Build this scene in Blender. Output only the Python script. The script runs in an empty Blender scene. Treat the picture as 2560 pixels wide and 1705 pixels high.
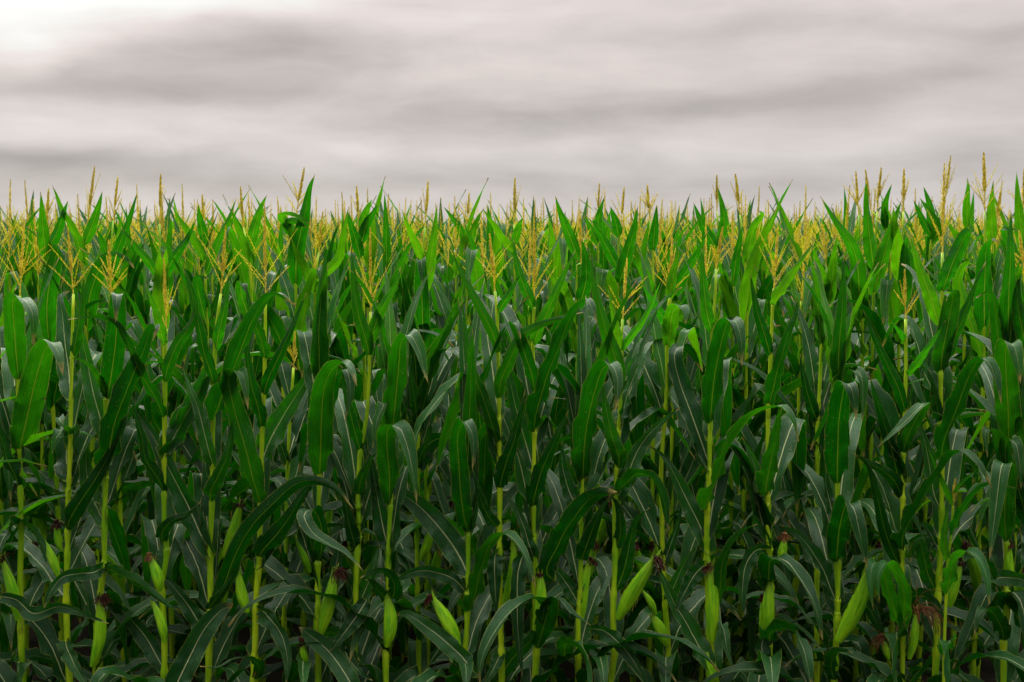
import bpy, math, random
import numpy as np
from mathutils import Vector

R = math.radians
sc = bpy.context.scene
col = sc.collection

# ------------------------------------------------------------------ camera
CAM_H = 2.40
F_PX = 2987.0                       # focal length in pixels of the 2560 px wide photograph
HORIZON = 564.0                     # its height in the photograph
PITCH = math.atan2(852.5 - HORIZON, F_PX)
cam_data = bpy.data.cameras.new('camera')
cam = bpy.data.objects.new('camera', cam_data)
col.objects.link(cam)
cam.location = (0, 0, CAM_H)
cam.rotation_euler = (math.pi / 2 - PITCH, 0, 0)
cam_data.sensor_width = 36.0
cam_data.lens = 36.0 * F_PX / 2560.0
cam_data.clip_end = 5000
cam_data.dof.use_dof = True
cam_data.dof.focus_distance = 4.6
cam_data.dof.aperture_fstop = 7.0
sc.camera = cam
sc.render.resolution_x = 1024
sc.render.resolution_y = 682

# ------------------------------------------------------------------ light
SUN_AZ, SUN_EL = R(-20), R(42)      # behind the clouds, ahead and to the left
world = bpy.data.worlds.new('World')
sc.world = world
world.use_nodes = True
sun_d = bpy.data.lights.new('sun', 'SUN')
sun_d.energy = 1.5
sun_d.angle = R(24)
sun_d.color = (1.0, 0.95, 0.86)
sun = bpy.data.objects.new('sun', sun_d)
col.objects.link(sun)
sd = Vector((math.sin(SUN_AZ) * math.cos(SUN_EL), math.cos(SUN_AZ) * math.cos(SUN_EL), math.sin(SUN_EL)))
sun.rotation_euler = sd.to_track_quat('Z', 'Y').to_euler()
sun.location = (0, 0, 20)
sc.view_settings.view_transform = 'Standard'
sc.view_settings.look = 'None'
sc.view_settings.exposure = 0.60
sc.view_settings.gamma = 1.0

class NT:
    """small helper for building node trees"""
    def __init__(s, tree):
        s.t = tree; s.n = tree.nodes; s.l = tree.links
    def new(s, typ, **kw):
        nd = s.n.new(typ)
        for k, v in kw.items(): setattr(nd, k, v)
        return nd
    def put(s, sock, v):
        if isinstance(v, bpy.types.NodeSocket): s.l.new(v, sock)
        elif v is not None: sock.default_value = v
    def m(s, op, a, b=None, c=None, clamp=False):
        nd = s.new('ShaderNodeMath', operation=op); nd.use_clamp = clamp
        s.put(nd.inputs[0], a)
        if b is not None: s.put(nd.inputs[1], b)
        if c is not None: s.put(nd.inputs[2], c)
        return nd.outputs[0]
    def step(s, v, lo, hi, a=0.0, b=1.0):
        nd = s.new('ShaderNodeMapRange', interpolation_type='SMOOTHSTEP')
        for i, x in enumerate((v, lo, hi, a, b)): s.put(nd.inputs[i], x)
        return nd.outputs[0]
    def mix(s, f, a, b, mode='MIX'):
        nd = s.new('ShaderNodeMix', data_type='RGBA', blend_type=mode)
        s.put(nd.inputs[0], f); s.put(nd.inputs[6], a); s.put(nd.inputs[7], b)
        return nd.outputs[2]
    def vec(s, x, y, z):
        nd = s.new('ShaderNodeCombineXYZ')
        for i, v in enumerate((x, y, z)): s.put(nd.inputs[i], v)
        return nd.outputs[0]
    def noise(s, v, scale, detail=2.0, rough=0.5, dist=0.0):
        nd = s.new('ShaderNodeTexNoise')
        s.put(nd.inputs['Vector'], v); nd.inputs['Scale'].default_value = scale
        nd.inputs['Detail'].default_value = detail; nd.inputs['Roughness'].default_value = rough
        nd.inputs['Distortion'].default_value = dist
        return nd

def rgb(r, g, b): return (r, g, b, 1.0)

# overcast sky: a Nishita sky almost wholly covered by stratocumulus
w = NT(world.node_tree)
w.n.clear()
sky = w.new('ShaderNodeTexSky', sky_type='NISHITA')
sky.sun_disc = False; sky.sun_elevation = SUN_EL; sky.sun_rotation = SUN_AZ
tc = w.new('ShaderNodeTexCoord')
sep = w.new('ShaderNodeSeparateXYZ'); w.l.new(tc.outputs['Generated'], sep.inputs[0])
az = w.m('ARCTAN2', sep.outputs[0], sep.outputs[1])
hl = w.m('SQRT', w.m('ADD', w.m('MULTIPLY', sep.outputs[0], sep.outputs[0]), w.m('MULTIPLY', sep.outputs[1], sep.outputs[1])))
el = w.m('ARCTAN2', sep.outputs[2], hl)
elp = w.m('MAXIMUM', el, 0.0)
# warp so that cloud bands get wispy borders
wn = w.noise(w.vec(w.m('MULTIPLY', az, 5.0), w.m('MULTIPLY', el, 16.0), 1.7), 1.0, 4.0, 0.5)
wsep = w.new('ShaderNodeSeparateColor'); w.l.new(wn.outputs['Color'], wsep.inputs[0])
azw = w.m('ADD', az, w.m('MULTIPLY', w.m('SUBTRACT', wsep.outputs[0], 0.5), 0.16))
elw = w.m('ADD', el, w.m('MULTIPLY', w.m('SUBTRACT', wsep.outputs[1], 0.5), 0.035))
def dpx(x, y):                       # place in the 2354 px wide view -> azimuth, elevation
    k = 2560 / 2354.0
    a = math.atan((x * k - 1280) / F_PX)
    return a, math.atan((HORIZON - y * k) / F_PX)
def cloud(x, y, rx, ry, amp, slope=0.0):
    a0, e0 = dpx(x, y); k = 2560 / 2354.0 / F_PX
    du = w.m('SUBTRACT', azw, a0); dv = w.m('SUBTRACT', elw, e0)
    if slope: dv = w.m('SUBTRACT', dv, w.m('MULTIPLY', du, slope))
    q = w.m('ADD', w.m('POWER', w.m('ABSOLUTE', w.m('DIVIDE', du, rx * k)), 2.0), w.m('POWER', w.m('ABSOLUTE', w.m('DIVIDE', dv, ry * k)), 2.0))
    return w.m('MULTIPLY', w.m('EXPONENT', w.m('MULTIPLY', q, -1.0)), amp * 0.64)
BASE = 0.362
CLOUDS = [(150, 25, 420, 75, 0.27), (540, 0, 300, 55, 0.19), (20, 150, 150, 90, 0.22), (120, 90, 260, 70, 0.10),
          (640, 105, 260, 38, -0.15, -0.03), (470, 150, 300, 40, -0.11), (90, 225, 330, 34, -0.14), (560, 215, 260, 45, -0.09),
          (300, 280, 420, 36, 0.10), (150, 325, 300, 22, 0.07),
          (1120, 285, 430, 36, -0.13), (1500, 250, 420, 40, -0.06, 0.03),
          (1100, 190, 330, 36, 0.10), (1080, 60, 260, 40, 0.10), (900, 20, 200, 30, -0.05),
          (1750, 80, 420, 40, -0.09, 0.06), (2000, 215, 420, 34, -0.13, 0.10), (2300, 120, 170, 45, -0.11), (1650, 170, 260, 26, 0.04),
          (2050, 40, 250, 30, 0.03), (2050, 320, 520, 38, 0.09), (2100, 240, 200, 20, 0.03), (1000, 350, 600, 22, 0.07),
          (100, 388, 330, 24, -0.13), (640, 425, 420, 20, -0.08), (1150, 415, 420, 26, -0.07), (1700, 420, 300, 18, -0.05),
          (1200, 490, 2600, 36, 0.05)]
dens = None
for c in CLOUDS:
    g = cloud(*c)
    dens = g if dens is None else w.m('ADD', dens, g)
fine = w.noise(w.vec(w.m('MULTIPLY', azw, 4.0), w.m('MULTIPLY', elw, 22.0), 4.2), 1.0, 5.0, 0.55)
fine2 = w.noise(w.vec(w.m('MULTIPLY', azw, 15.0), w.m('MULTIPLY', elw, 52.0), 9.2), 1.0, 4.0, 0.5)
fv = w.m('ADD', w.m('MULTIPLY', w.m('SUBTRACT', fine.outputs['Fac'], 0.5), 0.21), w.m('MULTIPLY', w.m('SUBTRACT', fine2.outputs['Fac'], 0.5), 0.14))
zen = w.m('MULTIPLY', w.m('POWER', w.m('SINE', elp), 2.3), 4.6)     # an overcast sky is brighter overhead
lum = w.m('ADD', w.m('ADD', w.m('ADD', BASE, dens), fv), zen)
lum = w.m('MULTIPLY', lum, w.step(sep.outputs[1], -0.6, 0.40, 0.34, 1.0))     # unseen sky behind the camera dimmed to darken the plants' near faces
# thin cloud reads warm, thick cloud near the horizon bluish
cold = w.step(el, 0.03, 0.12)
hue = w.mix(cold, rgb(1.03, 0.968, 0.955), rgb(1.075, 0.955, 0.905))
hue2 = w.mix(w.step(lum, 0.46, 0.64), hue, rgb(1.0, 0.985, 0.945))
cl = w.new('ShaderNodeVectorMath', operation='SCALE'); w.l.new(hue2, cl.inputs[0]); w.l.new(lum, cl.inputs['Scale'])
nish = w.new('ShaderNodeVectorMath', operation='SCALE'); w.l.new(sky.outputs[0], nish.inputs[0]); nish.inputs['Scale'].default_value = 0.1
fin = w.mix(0.95, nish.outputs[0], cl.outputs[0])
bg = w.new('ShaderNodeBackground'); w.l.new(fin, bg.inputs[0]); bg.inputs[1].default_value = 1.0
wo = w.new('ShaderNodeOutputWorld'); w.l.new(bg.outputs[0], wo.inputs[0])

# ------------------------------------------------------------------ materials
def material(name):
    m = bpy.data.materials.new(name); m.use_nodes = True
    t = NT(m.node_tree); t.n.clear()
    return m, t
def out(t, sh):
    o = t.new('ShaderNodeOutputMaterial'); t.l.new(sh, o.inputs[0])

def leaf_material(name, tone, trans, spec=0.38, warm=1.0):
    m, t = material(name)
    uv = t.new('ShaderNodeUVMap'); uv.uv_map = 'UVMap'
    s = t.new('ShaderNodeSeparateXYZ'); t.l.new(uv.outputs[0], s.inputs[0])
    u, v = s.outputs[0], s.outputs[1]
    oi = t.new('ShaderNodeObjectInfo'); rnd = oi.outputs['Random']
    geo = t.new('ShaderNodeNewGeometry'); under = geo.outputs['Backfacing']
    au = t.m('ABSOLUTE', t.m('SUBTRACT', u, 0.5))
    # midrib thins towards the tip
    mw = t.m('MULTIPLY_ADD', t.m('SUBTRACT', 1.0, v), 0.032, 0.009)
    mid = t.step(t.m('DIVIDE', au, mw), 0.45, 1.0, 1.0, 0.0)
    # parallel veins and long streaks
    vein = t.m('SINE', t.m('MULTIPLY', u, 170.0))
    vein2 = t.m('SINE', t.m('MULTIPLY', u, 62.0))
    stv = t.vec(t.m('MULTIPLY', u, 26.0), t.m('MULTIPLY', v, 3.0), t.m('MULTIPLY', rnd, 37.0))
    streak = t.noise(stv, 1.0, 3.0, 0.6).outputs['Fac']
    blot = t.noise(t.vec(t.m('MULTIPLY', u, 2.5), t.m('MULTIPLY', v, 9.0), t.m('MULTIPLY', rnd, 91.0)), 1.0, 3.0, 0.55).outputs['Fac']
    val = t.m('ADD', t.m('MULTIPLY', t.m('SUBTRACT', streak, 0.5), 1.3), t.m('MULTIPLY', t.m('SUBTRACT', blot, 0.5), 0.9))
    val = t.m('ADD', val, t.m('MULTIPLY', vein, 0.09)); val = t.m('ADD', val, t.m('MULTIPLY', vein2, 0.10))
    val = t.m('ADD', val, t.m('MULTIPLY', t.m('SUBTRACT', rnd, 0.5), 0.34))
    val = t.m('ADD', 1.0, val, clamp=False)
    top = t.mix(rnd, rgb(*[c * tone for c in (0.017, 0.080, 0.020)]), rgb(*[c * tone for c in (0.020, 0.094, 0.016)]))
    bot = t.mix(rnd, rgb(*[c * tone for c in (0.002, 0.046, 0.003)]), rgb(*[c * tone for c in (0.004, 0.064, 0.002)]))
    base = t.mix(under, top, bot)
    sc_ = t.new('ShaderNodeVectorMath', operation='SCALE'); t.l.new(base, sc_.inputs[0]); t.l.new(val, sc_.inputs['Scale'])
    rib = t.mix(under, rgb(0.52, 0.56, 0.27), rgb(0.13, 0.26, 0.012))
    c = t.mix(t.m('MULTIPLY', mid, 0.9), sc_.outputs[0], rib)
    # pale collar where the blade joins its sheath
    c = t.mix(t.step(v, 0.008, 0.035, 0.9, 0.0), c, rgb(0.16, 0.24, 0.025))
    # painted light along the edge, dry margin, dry tip and insect specks
    nz = t.noise(t.vec(t.m('MULTIPLY', u, 6.0), t.m('MULTIPLY', v, 46.0), t.m('MULTIPLY', rnd, 55.0)), 1.0, 3.0, 0.6).outputs['Fac']
    c = t.mix(t.step(au, 0.475, 0.492, 0.0, 0.5), c, rgb(0.20, 0.30, 0.05))  # pale line painted in as light caught along the blade edges
    edge = t.m('MULTIPLY', t.step(au, 0.465, 0.495), t.step(nz, 0.42, 0.56))
    tip = t.step(t.m('ADD', v, t.m('MULTIPLY', t.m('SUBTRACT', nz, 0.5), 0.10)), 0.925, 0.985)
    vo = t.new('ShaderNodeTexVoronoi'); t.l.new(t.vec(t.m('MULTIPLY', u, 9.0), t.m('MULTIPLY', v, 48.0), t.m('MULTIPLY', rnd, 71.0)), vo.inputs['Vector'])
    vo.inputs['Scale'].default_value = 1.0
    speck = t.m('MULTIPLY', t.step(vo.outputs['Distance'], 0.09, 0.17, 1.0, 0.0), t.step(blot, 0.46, 0.58))
    dry = t.m('MAXIMUM', t.m('MULTIPLY', edge, 0.65), t.m('MAXIMUM', tip, t.m('MULTIPLY', speck, 0.6)))
    c = t.mix(dry, c, rgb(0.32, 0.25, 0.07))
    bm = t.new('ShaderNodeBump'); bm.inputs['Strength'].default_value = 0.6; bm.inputs['Distance'].default_value = 0.002
    wr = t.noise(t.vec(t.m('MULTIPLY', u, 5.0), t.m('MULTIPLY', v, 60.0), t.m('MULTIPLY', rnd, 13.0)), 1.0, 2.0, 0.5).outputs['Fac']
    h = t.m('ADD', t.m('MULTIPLY', vein, 0.16), t.m('MULTIPLY', vein2, 0.22))
    h = t.m('ADD', h, t.m('MULTIPLY', wr, t.step(blot, 0.45, 0.65, 0.1, 1.6)))
    h = t.m('ADD', h, t.m('MULTIPLY', mid, -0.8))
    t.l.new(h, bm.inputs['Height'])
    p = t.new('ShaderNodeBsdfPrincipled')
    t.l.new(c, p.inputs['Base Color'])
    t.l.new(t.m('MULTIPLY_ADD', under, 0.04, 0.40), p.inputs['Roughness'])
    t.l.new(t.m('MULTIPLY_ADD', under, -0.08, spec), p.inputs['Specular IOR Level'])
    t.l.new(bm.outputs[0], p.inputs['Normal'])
    tr = t.new('ShaderNodeBsdfTranslucent')
    tcol = t.mix(t.m('MULTIPLY', rnd, rnd), rgb(0.018 * warm, 0.27, 0.001), rgb(0.115 * warm, 0.41, 0.001))
    tsc = t.new('ShaderNodeVectorMath', operation='SCALE'); t.l.new(tcol, tsc.inputs[0]); t.l.new(t.m('MULTIPLY', val, tone), tsc.inputs['Scale'])
    tcol = t.mix(t.m('MULTIPLY', mid, 0.7), tsc.outputs[0], rgb(0.26, 0.34, 0.02))
    tcol = t.mix(dry, tcol, rgb(0.45, 0.32, 0.08))
    t.l.new(tcol, tr.inputs[0]); t.l.new(bm.outputs[0], tr.inputs['Normal'])
    mx = t.new('ShaderNodeMixShader'); mx.inputs[0].default_value = trans
    t.l.new(p.outputs[0], mx.inputs[1]); t.l.new(tr.outputs[0], mx.inputs[2])
    out(t, mx.outputs[0])
    return m

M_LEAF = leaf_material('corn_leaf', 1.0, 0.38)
M_OLD_SHADED = leaf_material('mature_shaded_corn_leaf', 0.80, 0.20, 0.29, 0.45)     # lower leaves: older and thicker, also toned darker to paint in deep shade
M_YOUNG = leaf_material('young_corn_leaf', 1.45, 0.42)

def plain(name, c1, c2, rough, scale, spec=0.4, stretch=(1, 1, 1), bump=0.0, trans=0.0):
    m, t = material(name)
    tcn = t.new('ShaderNodeTexCoord')
    mp = t.new('ShaderNodeMapping'); t.l.new(tcn.outputs['Object'], mp.inputs[0]); mp.inputs['Scale'].default_value = stretch
    n = t.noise(mp.outputs[0], scale, 4.0, 0.6)
    oi = t.new('ShaderNodeObjectInfo')
    f = t.m('ADD', t.step(n.outputs['Fac'], 0.32, 0.68), t.m('MULTIPLY', t.m('SUBTRACT', oi.outputs['Random'], 0.5), 0.4), clamp=True)
    c = t.mix(f, c1, c2)
    p = t.new('ShaderNodeBsdfPrincipled'); t.l.new(c, p.inputs['Base Color'])
    p.inputs['Roughness'].default_value = rough; p.inputs['Specular IOR Level'].default_value = spec
    if bump:
        b = t.new('ShaderNodeBump'); b.inputs['Strength'].default_value = bump; b.inputs['Distance'].default_value = 0.003
        t.l.new(n.outputs['Fac'], b.inputs['Height']); t.l.new(b.outputs[0], p.inputs['Normal'])
    if trans:
        tr = t.new('ShaderNodeBsdfTranslucent'); t.l.new(c, tr.inputs[0])
        mx = t.new('ShaderNodeMixShader'); mx.inputs[0].default_value = trans
        t.l.new(p.outputs[0], mx.inputs[1]); t.l.new(tr.outputs[0], mx.inputs[2]); out(t, mx.outputs[0])
    else: out(t, p.outputs[0])
    return m
M_STALK = plain('corn_stalk', rgb(0.18, 0.42, 0.004), rgb(0.50, 0.68, 0.014), 0.40, 34, 0.4, (1, 1, 0.16), 0.15)
def stain(m):                       # brown scars and dry sheath margins
    t = NT(m.node_tree); p = next(n for n in t.n if n.type == 'BSDF_PRINCIPLED')
    src = p.inputs['Base Color'].links[0].from_socket
    tcn = t.new('ShaderNodeTexCoord'); mp = t.new('ShaderNodeMapping'); t.l.new(tcn.outputs['Object'], mp.inputs[0]); mp.inputs['Scale'].default_value = (1, 1, 0.35)
    n = t.noise(mp.outputs[0], 26, 4.0, 0.65).outputs['Fac']
    t.l.new(t.mix(t.step(n, 0.60, 0.72, 0.0, 0.75), src, rgb(0.13, 0.09, 0.02)), p.inputs['Base Color'])
stain(M_STALK)
M_TASSEL = plain('corn_tassel', rgb(0.60, 0.48, 0.05), rgb(0.96, 0.86, 0.16), 0.7, 90, 0.2, trans=0.42)
M_TASSEL_G = plain('green_tassel_branch', rgb(0.66, 0.62, 0.03), rgb(0.97, 0.88, 0.09), 0.65, 70, 0.2, trans=0.45)
M_SILK = plain('dry_silk', rgb(0.022, 0.006, 0.004), rgb(0.07, 0.018, 0.010), 0.75, 60, 0.2)
M_SILK_B = plain('brown_silk', rgb(0.09, 0.035, 0.012), rgb(0.20, 0.08, 0.03), 0.75, 60, 0.2)
M_SILK_Y = plain('fresh_silk', rgb(0.22, 0.17, 0.02), rgb(0.40, 0.30, 0.04), 0.6, 60, 0.2)
M_SOIL = plain('soil', rgb(0.008, 0.0055, 0.004), rgb(0.025, 0.018, 0.012), 0.95, 3.0, 0.1, bump=0.8)

def husk_material():
    m, t = material('corn_husk')
    uv = t.new('ShaderNodeUVMap'); uv.uv_map = 'UVMap'
    s = t.new('ShaderNodeSeparateXYZ'); t.l.new(uv.outputs[0], s.inputs[0])
    u, v = s.outputs[0], s.outputs[1]
    oi = t.new('ShaderNodeObjectInfo'); rnd = oi.outputs['Random']
    vein = t.m('SINE', t.m('MULTIPLY', u, 250.0))
    n = t.noise(t.vec(t.m('MULTIPLY', u, 12.0), t.m('MULTIPLY', v, 2.5), t.m('MULTIPLY', rnd, 31.0)), 1.0, 4.0, 0.6).outputs['Fac']
    c = t.mix(t.step(n, 0.3, 0.7), rgb(0.14, 0.54, 0.003), rgb(0.44, 0.84, 0.008))
    c = t.mix(t.step(v, 0.72, 1.0, 0.0, 0.5), c, rgb(0.30, 0.42, 0.04))
    c = t.mix(t.m('MULTIPLY', t.m('ADD', vein, 1.0), 0.10), c, rgb(0.05, 0.14, 0.01))
    p = t.new('ShaderNodeBsdfPrincipled'); t.l.new(c, p.inputs['Base Color']); p.inputs['Roughness'].default_value = 0.45
    b = t.new('ShaderNodeBump'); b.inputs['Strength'].default_value = 0.5; b.inputs['Distance'].default_value = 0.0015
    t.l.new(t.m('ADD', vein, t.m('MULTIPLY', n, 2.0)), b.inputs['Height']); t.l.new(b.outputs[0], p.inputs['Normal'])
    out(t, p.outputs[0]); return m
M_HUSK = husk_material()

# ------------------------------------------------------------------ mesh helpers
def mesh_obj(name, V, F, mat, parent=None, UV=None, smooth=True, matidx=None):
    me = bpy.data.meshes.new(name)
    V = np.asarray(V, dtype=np.float32); n = len(F)
    if isinstance(F, np.ndarray):
        k = F.shape[1]; flat = F.astype(np.int32).ravel(); starts = np.arange(0, n * k, k, dtype=np.int32)
    else:
        flat = np.array([i for f in F for i in f], dtype=np.int32)
        ln = np.array([len(f) for f in F]); starts = np.concatenate(([0], np.cumsum(ln)[:-1])).astype(np.int32)
    me.vertices.add(len(V)); me.vertices.foreach_set('co', V.ravel())
    me.loops.add(len(flat)); me.loops.foreach_set('vertex_index', flat)
    me.polygons.add(n); me.polygons.foreach_set('loop_start', starts)
    me.update(calc_edges=True)
    if UV is not None:
        l = me.uv_layers.new(name='UVMap')
        l.data.foreach_set('uv', np.asarray(UV, dtype=np.float32)[flat].ravel())
    me.polygons.foreach_set('use_smooth', np.full(n, smooth))
    for mm in (mat if isinstance(mat, (list, tuple)) else [mat]): me.materials.append(mm)
    if matidx is not None: me.polygons.foreach_set('material_index', matidx)
    me.validate()
    o = bpy.data.objects.new(name, me); col.objects.link(o)
    if parent is not None: o.parent = parent
    return o

def resample(P, n):
    """Catmull-Rom through P, resampled to n+1 evenly spaced points"""
    P = np.asarray(P, float)
    if len(P) == 2: P = np.array([P[0], (P[0] + P[1]) / 2, P[1]])
    Q = np.vstack([2 * P[0] - P[1], P, 2 * P[-1] - P[-2]])
    pts = []
    for i in range(1, len(Q) - 2):
        p0, p1, p2, p3 = Q[i - 1:i + 3]
        d01, d12, d23 = [max(np.linalg.norm(b - a) ** 0.5, 1e-4) for a, b in ((p0, p1), (p1, p2), (p2, p3))]
        m1 = (p2 - p1) + d12 * ((p1 - p0) / d01 - (p2 - p0) / (d01 + d12))
        m2 = (p2 - p1) + d12 * ((p3 - p2) / d23 - (p3 - p1) / (d12 + d23))
        for t in np.linspace(0, 1, 14, endpoint=False):
            t2, t3 = t * t, t * t * t
            pts.append((2 * t3 - 3 * t2 + 1) * p1 + (t3 - 2 * t2 + t) * m1 + (-2 * t3 + 3 * t2) * p2 + (t3 - t2) * m2)
    pts.append(Q[-2]); pts = np.array(pts)
    s = np.concatenate(([0], np.cumsum(np.linalg.norm(np.diff(pts, axis=0), axis=1))))
    q = np.linspace(0, s[-1], n + 1)
    return np.stack([np.interp(q, s, pts[:, k]) for k in range(3)], 1), s[-1]

def nrm(v): return v / max(np.linalg.norm(v), 1e-9)

def leaf_arrays(P, width, rng, nseg=30, nc=8, face=0.5, ruffle=1.0, blunt=False, view=np.array([0, 1.0, 0]), W0=None):
    C, L = resample(P, nseg)
    T = np.gradient(C, axis=0); T /= np.linalg.norm(T, axis=1)[:, None] + 1e-9
    h = C[-1] - C[0]; h2 = np.array([h[0], h[1], 0.0])
    nat = np.array([-h2[1], h2[0], 0.0]); nat = nrm(nat) if np.linalg.norm(nat) > 1e-3 else np.array([1.0, 0, 0])
    w = W0 if W0 is not None else np.cross(T[0], view); w = nrm(w - T[0] * w.dot(T[0]))
    if nat.dot(w) < 0: nat = -nat
    W = np.zeros_like(C)
    tw_a, tw_p, tw_f = rng.uniform(-0.35, 0.35), rng.uniform(0, 6.28), rng.uniform(0.6, 1.4)
    for i in range(nseg + 1):
        w = nrm(w - T[i] * w.dot(T[i]))
        if W0 is None and face > 0.2:   # the blade keeps turning its flat side outwards to the light of the open row edge
            o_ = np.cross(T[i], view); lo = np.linalg.norm(o_)
            if lo > 0.3: w = nrm(w + 0.30 * lo * (1 if w.dot(o_) >= 0 else -1) * o_ / lo)
        n_ = nat - T[i] * nat.dot(T[i])
        ww = nrm((face) * w + (1 - face) * n_)
        s = i / nseg; a = tw_a * math.sin(tw_f * s * 3.14 + tw_p) * min(1, s * 3)
        N = np.cross(ww, T[i])
        W[i] = nrm(ww * math.cos(a) + N * math.sin(a))
    N = np.cross(W, T)
    # upper side: up, and towards the stalk while the blade still climbs
    sgn = np.sum(N[:, 2]) + 1e-6
    if sgn < 0: W = -W; N = -N
    s = np.linspace(0, 1, nseg + 1)
    k = np.minimum(1, 0.42 + 0.58 * np.sqrt(s / 0.22))
    ex = 9 if blunt else (4.2 if (T[-1][2] < -0.25 and T[nseg // 3][2] > 0.2) else (1.85 if T[-1][2] > 0.55 else 2.3))
    prof = k * (1 - s ** ex) * (1 - 0.12 * s)
    if blunt: prof = np.maximum(prof, 0.12 * (s < 1))
    hw = 0.5 * width * prof
    fold = R(34) * np.exp(-s / 0.10) + R(rng.uniform(11, 24)) + R(10) * s
    u = np.linspace(-1, 1, nc + 1)
    ph1, ph2 = rng.uniform(0, 6.28, 2); f1, f2 = rng.uniform(3.0, 6.0, 2)
    amp = ruffle * width * (0.23 if C[0][2] < 1.75 else 0.15) * np.clip(s / 0.05, 0, 1) * np.clip((1 - s) / 0.3, 0, 1) * (0.55 + 0.45 * np.cos(s * 4)) * (width > 0.03)
    V = np.zeros((nseg + 1, nc + 1, 3)); UV = np.zeros((nseg + 1, nc + 1, 2))
    for j, uu in enumerate(u):
        a = abs(uu)
        f, ph = (f1, ph1) if uu < 0 else (f2, ph2)
        rf = amp * a ** 2 * (np.sin(6.283 * f * s + ph) + 0.4 * np.sin(6.283 * f * 2.3 * s + ph * 2))
        rf = rf + 0.035 * width * np.sin(6.283 * (f1 * 0.55 * s + 0.35 * uu) + ph2) * np.clip(s / 0.1, 0, 1) + 0.012 * width * np.sin(6.283 * (f2 * 2.7 * s - 0.5 * uu) + ph1)
        V[:, j] = C + W * (uu * hw * np.cos(fold))[:, None] + N * ((a ** 1.25) * hw * np.sin(fold) + rf)[:, None]
        UV[:, j, 0] = 0.5 + 0.5 * uu; UV[:, j, 1] = s
    idx = np.arange((nseg + 1) * (nc + 1)).reshape(nseg + 1, nc + 1)
    a, b, c, d = idx[:-1, :-1].ravel(), idx[:-1, 1:].ravel(), idx[1:, 1:].ravel(), idx[1:, :-1].ravel()
    return V.reshape(-1, 3), np.stack([a, b, c, d], 1), UV.reshape(-1, 2)   # W x T = N: face normal is the upper side

def tube(P, rad, ns=8, cap=True):
    P = np.asarray(P, float); n = len(P)
    T = np.gradient(P, axis=0); T /= np.linalg.norm(T, axis=1)[:, None] + 1e-9
    ref = np.array([0.31, 0.95, 0.05]); V = []
    for i in range(n):
        a = nrm(np.cross(T[i], ref)); b = np.cross(T[i], a)
        for k in range(ns):
            t = 6.28318 * k / ns
            V.append(P[i] + rad[i] * (a * math.cos(t) + b * math.sin(t)))
    F = [(i * ns + k, i * ns + (k + 1) % ns, (i + 1) * ns + (k + 1) % ns, (i + 1) * ns + k) for i in range(n - 1) for k in range(ns)]
    if cap: F.append(tuple(range((n - 1) * ns, n * ns)))
    return V, F

class MB:
    def __init__(s): s.V = []; s.F = []
    def add(s, V, F):
        o = len(s.V); s.V.extend(V); s.F.extend([tuple(i + o for i in f) for f in F])
    def build(s, name, mat, parent, smooth=True): return mesh_obj(name, s.V, s.F, mat, parent, None, smooth)

def stalk_part(P, nodes, r0, r1, parent, mat=None):
    """P world polyline from the ground up; nodes are heights of the leaf collars"""
    P = np.asarray(P, float); zs = [P[0][2]]
    z0, z1 = P[0][2], P[-1][2]
    for nz in sorted(nodes): zs += [nz - 0.020, nz - 0.006, nz, nz + 0.006, nz + 0.03]
    zs += list(np.linspace(z0, z1, 40)); zs = sorted(z for z in set(zs) if z0 <= z <= z1)
    C, rr = [], []
    Q, _ = resample(P, 60)
    for z in zs:
        C.append([np.interp(z, Q[:, 2], Q[:, 0]), np.interp(z, Q[:, 2], Q[:, 1]), z])
        f = (z - z0) / max(z1 - z0, 1e-6); r = r0 + (r1 - r0) * f ** 1.3
        for nz in nodes:
            d = z - nz
            if abs(d) < 0.008: r *= 1.22
            elif -0.03 < d < 0: r *= 1.10
            elif 0 < d < 0.045: r *= 0.88
        rr.append(r)
    V, F = tube(C, rr, 12)
    return mesh_obj('stalk', V, F, mat or M_STALK, parent)

def spikelets(mb, P0, P1, n, rad, ln, rng, bend=0.0, r_core=0.0012):
    P0 = np.asarray(P0, float); P1 = np.asarray(P1, float); ax = nrm(P1 - P0); L = np.linalg.norm(P1 - P0)
    side = nrm(np.cross(ax, [0.2, 0.9, 0.3])); s2 = np.cross(ax, side)
    sag = np.array([0, 0, -1.0]) * bend * L
    def at(t): return P0 + (P1 - P0) * t + sag * t * t
    pts = [at(t) for t in np.linspace(0, 1, 9)]
    V, F = tube(pts, [r_core * (1 - 0.6 * t) for t in np.linspace(0, 1, 9)], 5); mb.add(V, F)
    for i in range(n):
        t = (i + rng.uniform(0, 1)) / n * 0.99
        a = i * 2.4 + rng.uniform(-0.5, 0.5); taper = 1 - 0.65 * t ** 3
        o = side * math.cos(a) + s2 * math.sin(a)
        c = at(t) + o * rad * taper * rng.uniform(0.4, 0.9)
        d = nrm(ax + o * rng.uniform(0.15, 0.5)) * ln * rng.uniform(0.7, 1.2) * taper ** 0.5
        p = nrm(np.cross(d, o)); w_ = rad * 0.55 * taper
        q = nrm(np.cross(d, p))
        m_ = c + d * 0.45
        V = [c, m_ + p * w_, m_ + q * w_, m_ - p * w_, m_ - q * w_, c + d]
        mb.add(V, [(0, 2, 1), (0, 3, 2), (0, 4, 3), (0, 1, 4), (5, 1, 2), (5, 2, 3), (5, 3, 4), (5, 4, 1)])

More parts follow.
